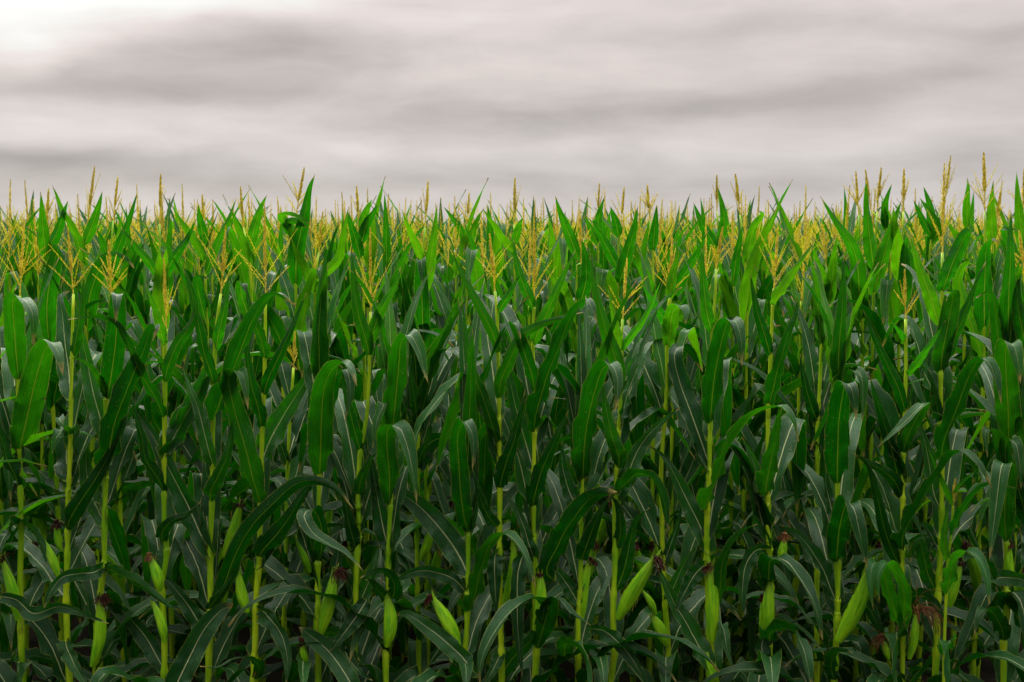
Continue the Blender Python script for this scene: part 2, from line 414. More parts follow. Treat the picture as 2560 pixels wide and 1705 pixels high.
def tassel_part(base, tip, parent, rng, nb=None, spread=None, sub=False, thick=1.0, dens=1.0):
    """central spike with ascending side branches"""
    base = np.asarray(base, float); tip = np.asarray(tip, float)
    L = np.linalg.norm(tip - base); ax = nrm(tip - base); L = min(L, 0.50)
    mb = MB()
    lo = base + ax * L * 0.34
    V, F = tube([base, base + ax * L * 0.36], [0.0028, 0.0018], 6); mb.add(V, F)
    spikelets(mb, lo, base + ax * L, int(130 * dens), 0.0035 * thick, 0.011, rng, 0.0, 0.0021 * thick)
    t = mb.build('tassel', M_TASSEL, parent, smooth=False) if sub else None
    nsp = len(mb.F); nb = nb if nb is not None else rng.integers(6, 11)
    a0 = rng.uniform(0, 6.28)
    for i in range(nb):
        f = rng.uniform(0.02, 0.36)
        p0 = base + ax * L * f
        a = a0 + i * 2.4 + rng.uniform(-0.3, 0.3)
        sp = R(spread if spread else rng.uniform(20, 46))
        o = np.array([math.cos(a), 0.6 * math.sin(a), 0.0])
        d = nrm(ax * math.cos(sp) + o * math.sin(sp)); bl = rng.uniform(0.12, 0.20) * min(1.1, L / 0.30)
        b_ = MB() if sub else mb
        spikelets(b_, p0, p0 + d * bl, int(36 * dens), 0.0021 * thick ** 0.4, 0.009, rng, rng.uniform(0, 0.12), 0.0011)
        if sub: b_.build('branch', M_TASSEL_G if i % 2 else M_TASSEL, t, smooth=False)
    if not sub: t = mesh_obj('tassel', mb.V, mb.F, [M_TASSEL, M_TASSEL_G], parent, None, False, np.array([0] * nsp + [1] * (len(mb.F) - nsp), dtype=np.int32))
    return t

def ear_part(base, tip, width, parent, rng, silk='dark', silk_len=0.07, silk_dir=None, closed=False):
    base = np.asarray(base, float); tip = np.asarray(tip, float)
    ax = nrm(tip - base); L = np.linalg.norm(tip - base)
    side = nrm(np.cross(ax, [0.05, 1, 0.1])); s2 = np.cross(ax, side)
    V, F, UV = [], [], []
    ns, nr = 28, 26
    bx = rng.uniform(-0.06, 0.06)
    for i in range(nr + 1):
        t = i / nr
        r = 0.39 * width * (0.46 + 0.54 * math.sin(min(1, t / 0.38) * math.pi / 2)) * (1 - max(0, (t - 0.38) / 0.62) ** 2.0 * 0.74)
        c = base + ax * L * t + side * bx * L * math.sin(t * math.pi)
        for k in range(ns + 1):
            a = 6.28318 * k / ns
            # overlapping husk leaves step outwards along slanted lines
            lay = ((k / ns * 3 + t * 0.55) % 1.0)
            rr = r * (1 + 0.20 * (lay - 0.5)) * (1 + 0.012 * math.sin(a * 9))
            V.append(c + (side * math.cos(a) + s2 * math.sin(a)) * rr); UV.append((k / ns, t))
    for i in range(nr):
        for k in range(ns):
            q = i * (ns + 1) + k; F.append((q, q + 1, q + ns + 2, q + ns + 1))
    # husk tips flaring beyond the ear
    for j in range(4):
        a = j * 1.7 + rng.uniform(0, 1); o = side * math.cos(a) + s2 * math.sin(a); p = nrm(np.cross(ax, o))
        w0 = width * 0.13; b0 = base + ax * L * 0.88 + o * width * 0.13
        ln = L * rng.uniform(0.16, 0.26); n0 = len(V)
        for q in range(4):
            t = q / 3; c = b0 + ax * ln * t + o * ln * 0.18 * t * t
            ww = w0 * (1 - t ** 1.5) + 0.0004
            V += [c - p * ww, c + p * ww]; UV += [(0.4, 0.9), (0.6, 0.9)]
        for q in range(3): F.append((n0 + 2 * q, n0 + 2 * q + 1, n0 + 2 * q + 3, n0 + 2 * q + 2))
    e = mesh_obj('ear', V, F, M_HUSK, parent, UV)
    if silk:
        mb = MB(); n = 70 if silk == 'fresh' else 42; silk_len *= 0.8
        g = np.array([0, 0, -1.0]); sdv = np.array(silk_dir if silk_dir is not None else [rng.uniform(-0.5, 0.5), -0.5, 0.0])
        for i in range(n):
            a = rng.uniform(0, 6.28); o = side * math.cos(a) + s2 * math.sin(a)
            p = base + ax * L * 0.955 + o * width * 0.06 * rng.uniform(0, 1); v = ax * 0.9 + o * 0.25 + sdv * 0.5
            ll = silk_len * rng.uniform(0.6, 1.25); pts = [p]; k = 7
            for q in range(k):
                v = nrm(v + g * 0.42 + rng.normal(0, 0.13, 3)); p = p + v * ll / k; pts.append(p)
            V_, F_ = tube(pts, [0.0016 if silk == 'dark' else 0.0010] * (k + 1), 3); mb.add(V_, F_)
        # matted heart of the silk
        c0 = base + ax * L * 0.93; pts = [c0, c0 + ax * 0.022, c0 + ax * 0.032 + sdv * 0.012 + g * 0.012, c0 + ax * 0.03 + sdv * 0.016 + g * silk_len * 0.5]
        V_, F_ = tube(pts, [0.009, 0.009, 0.008, 0.003], 8)
        V_ = [v + rng.normal(0, 0.0012, 3) for v in V_]
        if silk != 'fresh': mb.add(V_, F_)
        so = mb.build('silk', {'dark': M_SILK, 'brown': M_SILK_B, 'fresh': M_SILK_Y}[silk], e, smooth=False)
        so['label'] = {'dark': 'dark red brown dried silk', 'brown': 'long rusty brown silk', 'fresh': 'fresh yellow silk'}[silk]
    return e

def tag(o, label=None, cat=None, group=None, kind=None):
    if label: o['label'] = label
    if cat: o['category'] = cat
    if group: o['group'] = group
    if kind: o['kind'] = kind
    return o
def root(loc):
    o = bpy.data.objects.new('corn_plant', None); o.empty_display_size = 0.1
    o.location = loc; col.objects.link(o); return o

# a reading of the photograph: panel letter -> origin in its 2560 px frame
PAN = {'A': (0, 1000), 'B': (850, 1000), 'C': (1660, 1000), 'D': (0, 380), 'E': (850, 380), 'F': (1660, 380)}
KP = 900 / 2002.0
cP, sP = math.cos(PITCH), math.sin(PITCH)
def at(pan, x, y, Y):
    ox, oy = PAN[pan]; X = ox + x * KP; Z = oy + y * KP
    dx = (X - 1280) / F_PX; dy = (852.5 - Z) / F_PX
    d = np.array([dx, cP + dy * sP, -sP + dy * cP]); t = Y / d[1]
    return np.array([0, 0, CAM_H]) + d * t

# ------------------------------------------------------------------ ground
def fall(y):                          # the field lies on a crest; beyond it the land drops away
    return -0.022 * max(0.0, y - 24.0) if y > 24 else 0.0
def ground():
    n = 90; xs = np.sign(np.linspace(-1, 1, n)) * np.abs(np.linspace(-1, 1, n)) ** 4 * 1500
    V, F = [], []
    rg = np.random.default_rng(5)
    for y in xs:
        for x in xs:
            near = abs(x) < 60 and abs(y) < 60
            V.append((x, y, ((0.02 * math.sin(y * 8.4) + rg.uniform(-0.02, 0.02)) if near else -0.01) + fall(y)))
    for i in range(n - 1):
        for j in range(n - 1):
            q = i * n + j; F.append((q, q + 1, q + n + 1, q + n))
    g = mesh_obj('ground', V, F, M_SOIL); tag(g, kind='structure')
ground()

Y1, Y2, Y3 = 4.20, 4.95, 5.70       # the first three rows, 0.75 m apart

def add_leaf(pl, loc, pts, width, rng, Y, mat=M_LEAF, blunt=False, face=0.84, ruffle=1.0, label=None, hi=True):
    """pts: (panel, x, y, towards-camera metres)"""
    ys = [q[2] for q in pts]
    if min(ys) < ys[-1] - 40 and ys[0] > min(ys) + 120 and len(pts) > 3 and face < 0.9:
        # a blade that climbs, folds over and hangs: it leans out towards the open side and shows its upper face at the end
        q2 = [(p, x, y, d * 1.55) for (p, x, y, d) in pts]
        h = at(*q2[-1][:3], Y - q2[-1][3]) - at(*q2[0][:3], Y)
        if abs(h[1]) > 0.62 * abs(h[0]): pts = q2; face = 0.08
    P = [at(p, x, y, Y - d) - loc for (p, x, y, d) in pts]
    V, F, UV = leaf_arrays(P, width, rng, 34 if hi else 22, 8 if hi else 6, face, ruffle, blunt)
    o = mesh_obj('leaf', V, F, mat, pl, UV)
    if label: o['label'] = label
    return o

def generic_leaf(pl, base, azm, e0, e1, pw, L, width, rng, kink=None, mat=None, nseg=22, nc=6, arrays=False, ruffle=1.0):
    """a blade leaving the stalk at azimuth azm, its angle from the vertical going from e0 to e1"""
    mat = mat or (M_LEAF if base[2] > 1.72 else M_OLD_SHADED)
    n = 16; P = [np.array(base, float)]
    dh = np.array([math.cos(azm), math.sin(azm), 0.0]); side = np.array([-dh[1], dh[0], 0.0]); sw = rng.uniform(-0.25, 0.25)
    for i in range(n):
        s = (i + 0.5) / n
        th = R(e0 + (e1 - e0) * s ** pw)
        if kink and s > kink[0]: th = R(kink[1] + 14 * (s - kink[0]))
        P.append(P[-1] + (dh * math.sin(th) + np.array([0, 0, 1.0]) * math.cos(th) + side * sw * s * math.sin(th)) * L / n)
    V, F, UV = leaf_arrays(P, width, rng, nseg, nc, 0.15, ruffle, W0=side)
    if arrays: return V, F, UV
    return mesh_obj('leaf', V, F, mat, pl, UV)

def leaf_spec(zrel, rng):
    """typical blade at relative height zrel (0 ground .. 1 flag leaf): e0, e1, power, length, width, kink"""
    if zrel > 0.90: return rng.uniform(8, 26), rng.uniform(18, 60), 1.6, rng.uniform(0.34, 0.48), rng.uniform(0.048, 0.066), None
    if zrel > 0.74: return rng.uniform(10, 28), rng.uniform(22, 60), 2.0, rng.uniform(0.48, 0.66), rng.uniform(0.064, 0.085), ((rng.uniform(0.6, 0.78), rng.uniform(140, 172)) if rng.random() < 0.4 else None)
    if zrel > 0.5: return rng.uniform(14, 32), rng.uniform(80, 150), 2.2, rng.uniform(0.68, 0.88), rng.uniform(0.072, 0.095), ((rng.uniform(0.45, 0.7), rng.uniform(140, 172)) if rng.random() < 0.6 else None)
    return rng.uniform(22, 42), rng.uniform(125, 165), 1.5, rng.uniform(0.62, 0.85), rng.uniform(0.075, 0.098), ((rng.uniform(0.35, 0.6), rng.uniform(145, 172)) if rng.random() < 0.3 else None)

WU = KP * Y1 / F_PX                 # one panel unit at the first row, in metres

def L(pan, w, *pts, **kw): return (pan, w, pts, kw)

def front_plant(label, stalk, leaves, tassel=None, ears=(), Y=Y1, r=(0.0152, 0.0045), back=4, low=6, seed=0, mat=M_LEAF, tsel={}, group='corn plants of the front row'):
    """stalk: (panel, x, y) from the lowest seen point upwards"""
    rng = np.random.default_rng(seed + 11)
    P = [at(p, x, y, Y) for p, x, y in stalk]
    lowx = P[0][0] + rng.uniform(-0.02, 0.02)
    P = [np.array([lowx, Y, -0.02])] + P
    if tassel: P.append(at(*tassel[0], Y))
    P = [np.array(q) for q in P]; P.sort(key=lambda q: q[2])
    loc = np.array([lowx, Y, 0.0])
    pl = root(loc)
    tag(pl, label, 'corn plant', group)
    sp = [q - loc for q in P]; top = sp[-1][2]
    nodes, hi_leaves = [], []
    for (pan, w, pts, kw) in leaves:
        pp = []
        for q in pts:
            dd = (q[2] if len(q) > 2 else 0.0) * kw.get('fwd', 1.0)
            if 'back' in kw: dd = kw['back'] - 0.9 * abs(dd)        # leans away and turns its upper face to the open side
            pp.append((pan, q[0], q[1], dd))
        if not kw.get('loose'):
            nodes.append(float((at(pan, pts[0][0], pts[0][1], Y - pp[0][3]) - loc)[2]))
        k2 = {k: v for k, v in kw.items() if k in ('blunt', 'face', 'ruffle', 'mat', 'label')}
        zb = float((at(pan, pts[0][0], pts[0][1], Y) - loc)[2])
        k2.setdefault('mat', mat if mat is not M_LEAF or zb > 1.95 else M_OLD_SHADED)
        add_leaf(pl, loc, pp, w * WU * (Y / Y1), rng, Y, **k2)
    lz = min(nodes) if nodes else 0.9
    extra = []
    for i in range(low):
        z = 0.10 + (lz - 0.15) * i / max(low, 1)
        if z < 0.1: continue
        extra.append((z, rng.uniform(0.2, 2.9) + (math.pi if rng.random() < 0.35 else 0)))
    for i in range(back):
        extra.append((lz + (top - lz) * rng.uniform(0.05, 0.72), R(90) + rng.uniform(-1.25, 1.25)))
    tops = []
    if not tassel:                      # its tassel is hidden among the leaves of the whorl
        tops = [(top - 0.015 - 0.05 * q, rng.uniform(0, 6.28)) for q in range(4)]
        for z, a in tops:
            bx = [float(np.interp(z, [q[2] for q in sp], [q[k] for q in sp])) for k in (0, 1)]
            generic_leaf(pl, (bx[0], bx[1], z), a, rng.uniform(6, 16), rng.uniform(20, 55), 2.0, min(0.62, 2.3 - z), 0.07, rng)
    for z, a in extra:
        f = z / top; e0, e1, pw, Ln, wd, kk = leaf_spec(f * 0.92, rng)
        bx = [float(np.interp(z, [q[2] for q in sp], [q[k] for q in sp])) for k in (0, 1)]
        generic_leaf(pl, (bx[0], bx[1], z), a, e0, e1, pw, Ln * (0.9 if f > .5 else 0.85), wd, rng, kk); nodes.append(z)
    stalk_part(sp, nodes, r[0], r[1], pl)
    if tassel:
        b = at(*tassel[0], Y) - loc; t_ = at(*tassel[1], Y - (tassel[2] if len(tassel) > 2 else 0)) - loc
        tassel_part(b, t_, pl, rng, sub=True, **tsel)
    for (pan, b, t_, w, d, silk, sl, sdir) in ears:
        db, dt = d if isinstance(d, tuple) else (d, d)
        ear_part(at(pan, b[0], b[1], Y - db) - loc, at(pan, t_[0], t_[1], Y - dt) - loc, w * WU * (Y / Y1), pl, rng, silk, sl, sdir)
    return pl

F_ = front_plant
F_('corn plant at the left edge, arched leaf high up, ear low at the frame border', [('A', 125, 1568), ('A', 112, 1000), ('A', 118, 700), ('A', 110, 400), ('A', 100, 0), ('D', 108, 900)],
   [L('D', 170, (105, 1668), (150, 1480, .05), (205, 1240, .10), (250, 1100, .15), (285, 1062, .18), (325, 1130, .21), (350, 1240, .23)),
    L('D', 122, (105, 1280), (88, 1100, .05), (75, 930, .10), (74, 822, .14), (130, 822, .18), (180, 900, .21), (185, 1080, .22)),
    L('A', 105, (110, 510), (85, 430, .02), (30, 300, .02), (0, 200, .02), (-60, 60, .02), (-100, -150, .04)),
    L('A', 110, (118, 690), (70, 700, .05), (15, 780, .12), (-50, 930, .2)),
    L('A', 90, (120, 690), (170, 710, .08), (225, 790, .12), (262, 930, .16)),
    L('A', 95, (120, 1180), (80, 1060, -.02), (20, 960, -.05), (-80, 900, -.1)),
    L('A', 130, (118, 1480, -.02), (104, 1455, .03), (98, 1520, .09), (104, 1680, .15), face=1.0, fwd=2.6)],
   (('D', 110, 800), ('D', 135, 368)), [('A', (100, 1225), (12, 880), 78, .04, 'dark', .07, (-.4, -.3, 0))], seed=1)
F_('corn plant second from the left with short leaning tassel and gnarled upper node', [('A', 375, 1330), ('A', 368, 1100), ('A', 375, 850), ('A', 378, 600), ('A', 390, 300), ('A', 395, 0), ('D', 405, 900)],
   [L('A', 150, (388, 455), (370, 330, -.06), (385, 180, -.12), (420, 40, -.18), (450, -60, -.25)),
    L('A', 118, (375, 735), (385, 670, .04), (450, 560, .07), (530, 440, .08), (600, 320, .08), (660, 180, .07), (700, 60, .06)),
    L('D', 130, (398, 1385), (385, 1250, -.05), (365, 1080, -.1), (348, 920, -.14), (340, 800, -.18), (385, 775, -.22)),
    L('D', 80, (402, 1150), (430, 1000, .03), (450, 850, .05), (470, 680, .06)),
    L('A', 128, (372, 1120), (310, 1030, .05), (220, 910, .10), (130, 825, .14), (20, 820, .18), (-80, 900, .2), back=0),
    L('A', 100, (360, 1330), (385, 1410, .05), (430, 1500, .1), (500, 1620, .15), loose=1),
    L('A', 90, (395, 205), (360, 160, .03), (320, 200, .06), (290, 300, .08))],
   (('D', 408, 790), ('D', 378, 432)), [('A', (325, 985), (245, 780), 62, .03, None, 0, None), ('A', (345, 840), (316, 690), 58, -.05, 'dark', .04, None)], seed=2)
F_('corn plant third from left, pointed leaf tip folded down, swollen sheath low on its stalk', [('A', 540, 1568), ('A', 535, 1400), ('A', 560, 1060), ('A', 578, 900), ('A', 580, 700), ('A', 588, 400), ('A', 590, 0), ('D', 605, 1000)],
   [L('D', 135, (595, 1385), (625, 1200, .06), (648, 1000, .10), (655, 840, .15), (652, 795, .18), (648, 850, .20), (643, 948, .21)),
    L('A', 128, (590, 220), (565, 130, -.02), (520, -40, -.04), (470, -280, -.06), (430, -450, -.05), (420, -560, -.04)),
    L('A', 150, (590, 440), (600, 340, .04), (650, 90, .07), (735, -130, .08), (800, -270, .08), (838, -390, .08), (870, -412, .10), (850, -330, .12)),
    L('A', 122, (590, 705), (560, 640, -.02), (510, 530, -.05), (480, 380, -.08), (480, 200, -.12), (500, 60, -.14)),
    L('A', 92, (575, 925), (520, 958, .07), (440, 965, .12), (350, 985, .17), (285, 1060, .21), (243, 1160, .23)),
    L('A', 95, (572, 930), (660, 965, .1), (760, 1012, .14), (860, 1085, .17), (950, 1150, .19), (1010, 1180, .2)),
    L('D', 58, (592, 1370), (560, 1280, .06), (500, 1195, .10), (440, 1155, .14), (385, 1145, .18)),
    L('A', 95, (0, 1090, .1), (90, 1110, .12), (180, 1185, .14), (330, 1150, .17), (460, 1185, .2), (605, 1243, .22), loose=1)],
   (('D', 618, 790), ('D', 604, 490)), [('A', (512, 1480), (556, 1095), 84, .03, 'dark', .06, (.3, -.3, 0))], seed=3)
F_('corn plant with bowed thick stalk, brown tipped ear and narrow short tassel, fourth from left', [('A', 915, 1568), ('A', 915, 1340), ('A', 903, 1030), ('A', 927, 860), ('A', 915, 700), ('A', 912, 400), ('A', 915, 100), ('A', 920, 0), ('D', 918, 1200)],
   [L('D', 72, (915, 1085), (890, 990, .04), (862, 880, .07), (830, 790, .09), (808, 725, .1)),
    L('D', 82, (912, 1295), (935, 1190, .05), (990, 1060, .08), (1050, 980, .10), (1088, 870, .12), (1050, 720, .14), (1005, 610, .16)),
    L('D', 72, (915, 1490), (880, 1400, .05), (800, 1260, .10), (740, 1130, .14), (700, 1040, .17), (640, 950, .20), (540, 918, .24), (375, 932, .3)),
    L('A', 148, (905, 305), (960, 220, -.02), (1020, 110, -.03), (1090, -10, -.04), (1150, -140, -.04), (1215, -310, -.05), (1250, -400, -.05)),
    L('A', 82, (915, 530), (880, 440, .03), (810, 330, .05), (785, 200, .05), (745, 60, .04), (720, -80, .03)),
    L('A', 90, (905, 800), (905, 730, .06), (960, 670, .09), (1040, 640, .08), (1120, 560, .05)),
    L('A', 120, (925, 1520), (870, 1420, .06), (790, 1290, .10), (700, 1190, .13), (620, 1130, .15), (565, 1112, .16), blunt=1, back=0),
    L('A', 155, (900, 1760), (960, 1630, .06), (1050, 1440, .10), (1140, 1270, .14), (1230, 1170, .17), (1302, 1132, .2), blunt=1, loose=1, label='large leaf with a dry broken tip', back=0.2)],
   (('D', 925, 985), ('D', 912, 592)), [('A', (888, 1065), (835, 872), 80, .05, 'brown', .035, None), ('A', (915, 1345), (848, 1120), 66, .05, None, 0, None)], seed=4, tsel=dict(nb=5, spread=24))
F_('corn plant fifth from left, long dark leaf arching right, ears either side of its stalk', [('A', 1160, 1568), ('A', 1165, 1300), ('A', 1170, 1090), ('A', 1170, 1000), ('A', 1168, 800), ('A', 1178, 600), ('A', 1182, 350), ('A', 1185, 100), ('D', 1192, 1300), ('D', 1200, 1000)],
   [L('D', 75, (1200, 1110), (1215, 1010, .04), (1242, 900, .06), (1262, 780, .06), (1275, 660, .06)),
    L('D', 82, (1190, 1310), (1170, 1220, .04), (1130, 1100, .06), (1105, 960, .08), (1080, 860, .08), (1050, 740, .08), (1015, 640, .08)),
    L('D', 140, (1180, 1500), (1215, 1410, .05), (1290, 1230, .08), (1340, 1090, .1), (1410, 930, .12), (1475, 830, .12), (1530, 793, .14), (1645, 852, .16)),
    L('A', 98, (1188, 370), (1160, 280, .03), (1140, 200, .03), (1105, 60, .02), (1060, -60, .0), (1015, -190, -.03)),
    L('A', 105, (1178, 580), (1168, 520, .05), (1210, 430, .09), (1255, 330, .10), (1282, 230, .09), (1292, 140, .08), (1310, 60, .07)),
    L('A', 155, (1185, 872), (1120, 750, -.0), (1060, 620, .02), (990, 480, .02), (920, 340, -.03), (850, 200, -.05), (760, 60, -.08), (715, -60, -.1), back=0),
    L('A', 118, (1172, 1190), (1250, 1020, .05), (1310, 860, .09), (1400, 700, .12), (1520, 575, .14), (1640, 470, .16), (1740, 448, .18), (1860, 490, .2), (1965, 605, .22)),
    L('A', 112, (1165, 1350), (1090, 1210, .0), (1000, 1080, .0), (925, 1000, .0), (850, 960, -.02)),
    L('A', 80, (1150, 1170), (1200, 1110, .05), (1260, 1030, .07), (1310, 930, .08), loose=1)],
   (('D', 1228, 790), ('D', 1256, 410)), [('A', (1245, 870), (1342, 570), 82, (-.1, -.12), 'dark', .03, None), ('A', (1245, 1125), (1272, 905), 62, .0, None, 0, None), ('A', (1375, 1180), (1328, 955), 78, .03, None, 0, None)], seed=5)
F_('thick stalked corn plant with tall wide forked tassel, sixth from the left', [('A', 1412, 1568), ('A', 1420, 1300), ('A', 1422, 1120), ('A', 1442, 900), ('A', 1445, 700), ('A', 1452, 450), ('A', 1458, 200), ('D', 1466, 1370), ('D', 1473, 1150), ('D', 1475, 950)],
   [L('D', 84, (1478, 1160), (1455, 1060, .04), (1420, 960, .06), (1385, 850, .06), (1365, 720, .05)),
    L('D', 78, (1465, 1365), (1485, 1280, .04), (1535, 1170, .08), (1600, 1030, .10), (1645, 920, .1), (1705, 780, .1)),
    L('D', 92, (1458, 1550), (1440, 1450, .03), (1405, 1320, .05), (1383, 1200, .05), (1368, 1070, .06), (1350, 960, .06)),
    L('A', 165, (1450, 375), (1465, 310, .04), (1520, 190, .06), (1580, 80, .07), (1650, -30, .07), (1710, -130, .07), (1755, -260, .07), back=0),
    L('A', 135, (1450, 590), (1430, 510, .03), (1400, 420, .05), (1365, 270, .06), (1320, 110, .06), (1285, -20, .07), (1268, -110, .08), (1298, -158, .10), (1345, -150, .12), (1370, -50, .14), (1380, 55, .15), label='arched leaf with ragged dry tip'),
    L('A', 140, (1432, 890), (1465, 830, .04), (1545, 740, .07), (1610, 650, .08), (1680, 530, .08), (1740, 440, .08)),
    L('A', 122, (1445, 1165), (1500, 1210, .08), (1570, 1320, .13), (1600, 1450, .16), (1590, 1590, .2)),
    L('A', 75, (1420, 1560), (1440, 1480, .08), (1380, 1436, .14), (1290, 1445, .18), (1210, 1490, .2), (1112, 1480, .22))],
   (('D', 1477, 800), ('D', 1471, 285)), [], seed=6, tsel=dict(nb=8, spread=38))
F_('slender corn plant set back right of a thick stalk, pointed green ear beside it', [('A', 1600, 1568), ('A', 1580, 1250), ('A', 1590, 950), ('A', 1592, 600), ('A', 1600, 350), ('A', 1612, 120), ('A', 1618, 0), ('D', 1630, 1250)],
   [L('A', 62, (1592, 950), (1570, 870, .03), (1545, 800, .05), (1510, 720, .06)), L('A', 62, (1598, 350), (1570, 270, .02), (1540, 170, .02), (1500, 90, .0)),
    L('A', 62, (1612, 130), (1600, 60, .02), (1560, -30, .02)),
    L('A', 110, (1590, 960), (1660, 1020, .02), (1720, 1110, .04), (1745, 1230, .05))],
   (('D', 1632, 1200), ('D', 1640, 1000)), [('A', (1720, 960), (1640, 745), 66, -.02, None, 0, None)], Y=4.62, r=(.0115, .005), seed=7, back=5, tsel=dict(nb=5))
F_('corn plant with tall spear leaf facing the camera and big dark tipped ear leaning right', [('A', 1768, 1290), ('A', 1770, 1150), ('A', 1766, 950), ('A', 1770, 700), ('A', 1776, 430), ('A', 1785, 200), ('D', 1785, 1345), ('D', 1790, 1100)],
   [L('A', 158, (1778, 425), (1783, 280, .06), (1790, 50, .10), (1808, -80, .13), (1840, -165, .15), (1885, -205, .17), (1940, -190, .19), (1985, -80, .22), label='broad arched leaf seen from beneath'),
    L('D', 128, (1785, 1345), (1775, 1150, .04), (1775, 950, .07), (1790, 750, .09), (1806, 600, .10), (1808, 485, .11)),
    L('A', 84, (1790, 260), (1845, -30, .05), (1878, -145, .10), (1925, -165, .12), (1948, -60, .14), (1918, 120, .16), label='narrow drooping leaf with ragged tip'),
    L('A', 80, (1768, 910), (1735, 820, .03), (1715, 700, .05), (1690, 640, .07)),
    L('A', 100, (1768, 905), (1790, 820, .05), (1785, 700, .09), (1740, 612, .13), (1690, 640, .16), (1740, 740, .18), (1830, 800, .2), (1920, 850, .22), (2020, 950, .25), label='twisted leaf curling back on itself'),
    L('A', 122, (2020, 1720, .0), (1930, 1540, .08), (1830, 1400, .13), (1740, 1320, .16), (1662, 1262, .19), blunt=1, loose=1, label='leaf with dry tan midrib', back=0.2),
    L('A', 105, (1690, 1500), (1684, 1455, .05), (1685, 1520, .10), (1692, 1660, .16), face=1.0, fwd=2.4, loose=1),
    L('A', 120, (1772, 1150), (1850, 1000, -.05), (1880, 850, -.08), (1885, 720, -.1)), L('A', 95, (1760, 1330), (1840, 1290, .02), (1920, 1340, .05), (2000, 1450, .08))],
   None, [('A', (1785, 1300), (1862, 950), 96, .04, 'dark', .075, (.5, -.3, 0)), ('A', (1705, 1465), (1680, 1350), 56, .05, 'dark', .02, None), ('A', (1750, 1290), (1765, 1120), 56, -.01, None, 0, None)], seed=8)
F_('dark leaning corn plant with drooping tassel, left of an ear swollen sheath', [('B', 80, 1300), ('B', 84, 1170), ('B', 92, 950), ('B', 105, 700), ('B', 100, 545), ('B', 112, 300), ('E', 150, 1460), ('E', 165, 1150)],
   [L('E', 92, (168, 1150), (140, 1030, .04), (100, 900, .06), (75, 720, .07), (62, 520, .07)),
    L('E', 82, (165, 1085), (200, 950, .03), (255, 830, .05), (310, 740, .06), (340, 640, .06)),
    L('B', 84, (118, 295), (80, 170, .03), (50, 50, .04), (20, -60, .04), (0, -160, .04)), L('B', 84, (98, 545), (115, 450, .04), (160, 350, .06), (212, 275, .06)),
    L('B', 100, (95, 850), (60, 730, .03), (30, 590, .04), (-10, 460, .04)),
    L('B', 120, (85, 1190), (140, 1060, .0), (180, 950, .02), (220, 800, .0)),
    L('B', 118, (150, 1110, .02), (100, 1190, .05), (20, 1300, .08), (-60, 1400, .1), loose=1), L('B', 100, (80, 1300), (30, 1390, .05), (80, 1480, .1), (180, 1560, .14))],
   (('E', 170, 890), ('E', 168, 420)), [], seed=9, tsel=dict(nb=9, spread=28))
F_('corn plant with an ear swelling inside its sheath, no tassel showing, left of centre', [('B', 255, 1568), ('B', 255, 1385), ('B', 268, 1000), ('B', 268, 850), ('B', 275, 700), ('B', 280, 595), ('B', 292, 200), ('E', 295, 1300)],
   [L('B', 130, (275, 595), (275, 430, .06), (262, 230, .11), (275, 150, .15), (330, 155, .17), (375, 255, .19), (405, 410, .21), (428, 580, .22)),
    L('B', 132, (275, 845), (240, 710, -.02), (205, 520, -.03), (182, 380, -.04), (160, 260, -.05)),
    L('E', 130, (294, 1560), (305, 1400, .06), (328, 1200, .10), (345, 1050, .15), (390, 1015, .18), (440, 1100, .2), (470, 1220, .22), (492, 1292, .23), label='broad arched leaf with ragged dry tip'),
    L('B', 95, (262, 1110), (300, 1080, .05), (290, 990, .09), (230, 950, .12), (110, 990, .15), label='curled leaf folded over the stalk'),
    L('B', 80, (262, 1120), (215, 1060, .04), (180, 1010, .06), (140, 1000, .07)),
    L('B', 70, (240, 180), (225, 40, .03), (245, 20, .06), (205, 120, .08), (182, 270, .1), loose=1)],
   None, [('B', (262, 1370), (262, 1085), 100, .02, None, 0, None)], seed=10)
F_('thin corn plant behind a curved over leaf, its ear pale in the shade', [('B', 440, 1568), ('B', 430, 1000), ('B', 428, 800), ('B', 430, 600), ('B', 432, 370), ('B', 435, 150), ('E', 440, 1300)],
   [L('B', 72, (430, 400), (445, 320, .03), (480, 240, .04), (500, 120, .04)), L('B', 80, (433, 150), (420, 40, .03), (400, -100, .04), (395, -260, .04)), L('B', 110, (430, 400), (500, 240, -.05), (590, 220, -.0), (640, 330, .02))],
   None, [('B', (450, 890), (505, 700), 70, .0, 'dark', .03, None)], Y=4.62, r=(.0115, .006), seed=11, back=6)
F_('corn plant with wavy dark leaf over its stalk and green ear pointing left', [('B', 690, 1450), ('B', 705, 1300), ('B', 710, 1100), ('B', 712, 950), ('B', 712, 760), ('B', 705, 500), ('B', 715, 200)],
   [L('B', 122, (715, 745), (690, 650, .05), (672, 520, .08), (660, 350, .10), (655, 200, .13), (690, 118, .16), (730, 170, .18), (745, 270, .19), (735, 390, .2), ruffle=2.0, label='wavy dark leaf'),
    L('B', 158, (718, 990), (670, 880, .05), (600, 770, .09), (500, 650, .12), (400, 560, .14), (312, 520, .15), (240, 560, .16), back=0),
    L('B', 112, (708, 1190), (755, 1070, .05), (790, 910, .09), (865, 765, .13), (940, 750, .16), (1010, 830, .19), (1060, 940, .21), (1085, 1045, .22)),
    L('B', 118, (770, 1540), (670, 1420, .06), (560, 1320, .10), (450, 1240, .13), (370, 1190, .15), (300, 1200, .17), loose=1, back=0.16),
    L('B', 120, (640, 1560), (680, 1470, .06), (700, 1490, .1), (700, 1620, .14), face=1.0, fwd=2.4, loose=1),
    L('B', 90, (708, 1080), (640, 1000, -.02), (540, 960, -.02), (440, 950, .0), (290, 1010, .02))],
   None, [('B', (660, 1370), (512, 1095), 98, .05, 'dark', .05, (-.4, -.3, 0))], seed=12)
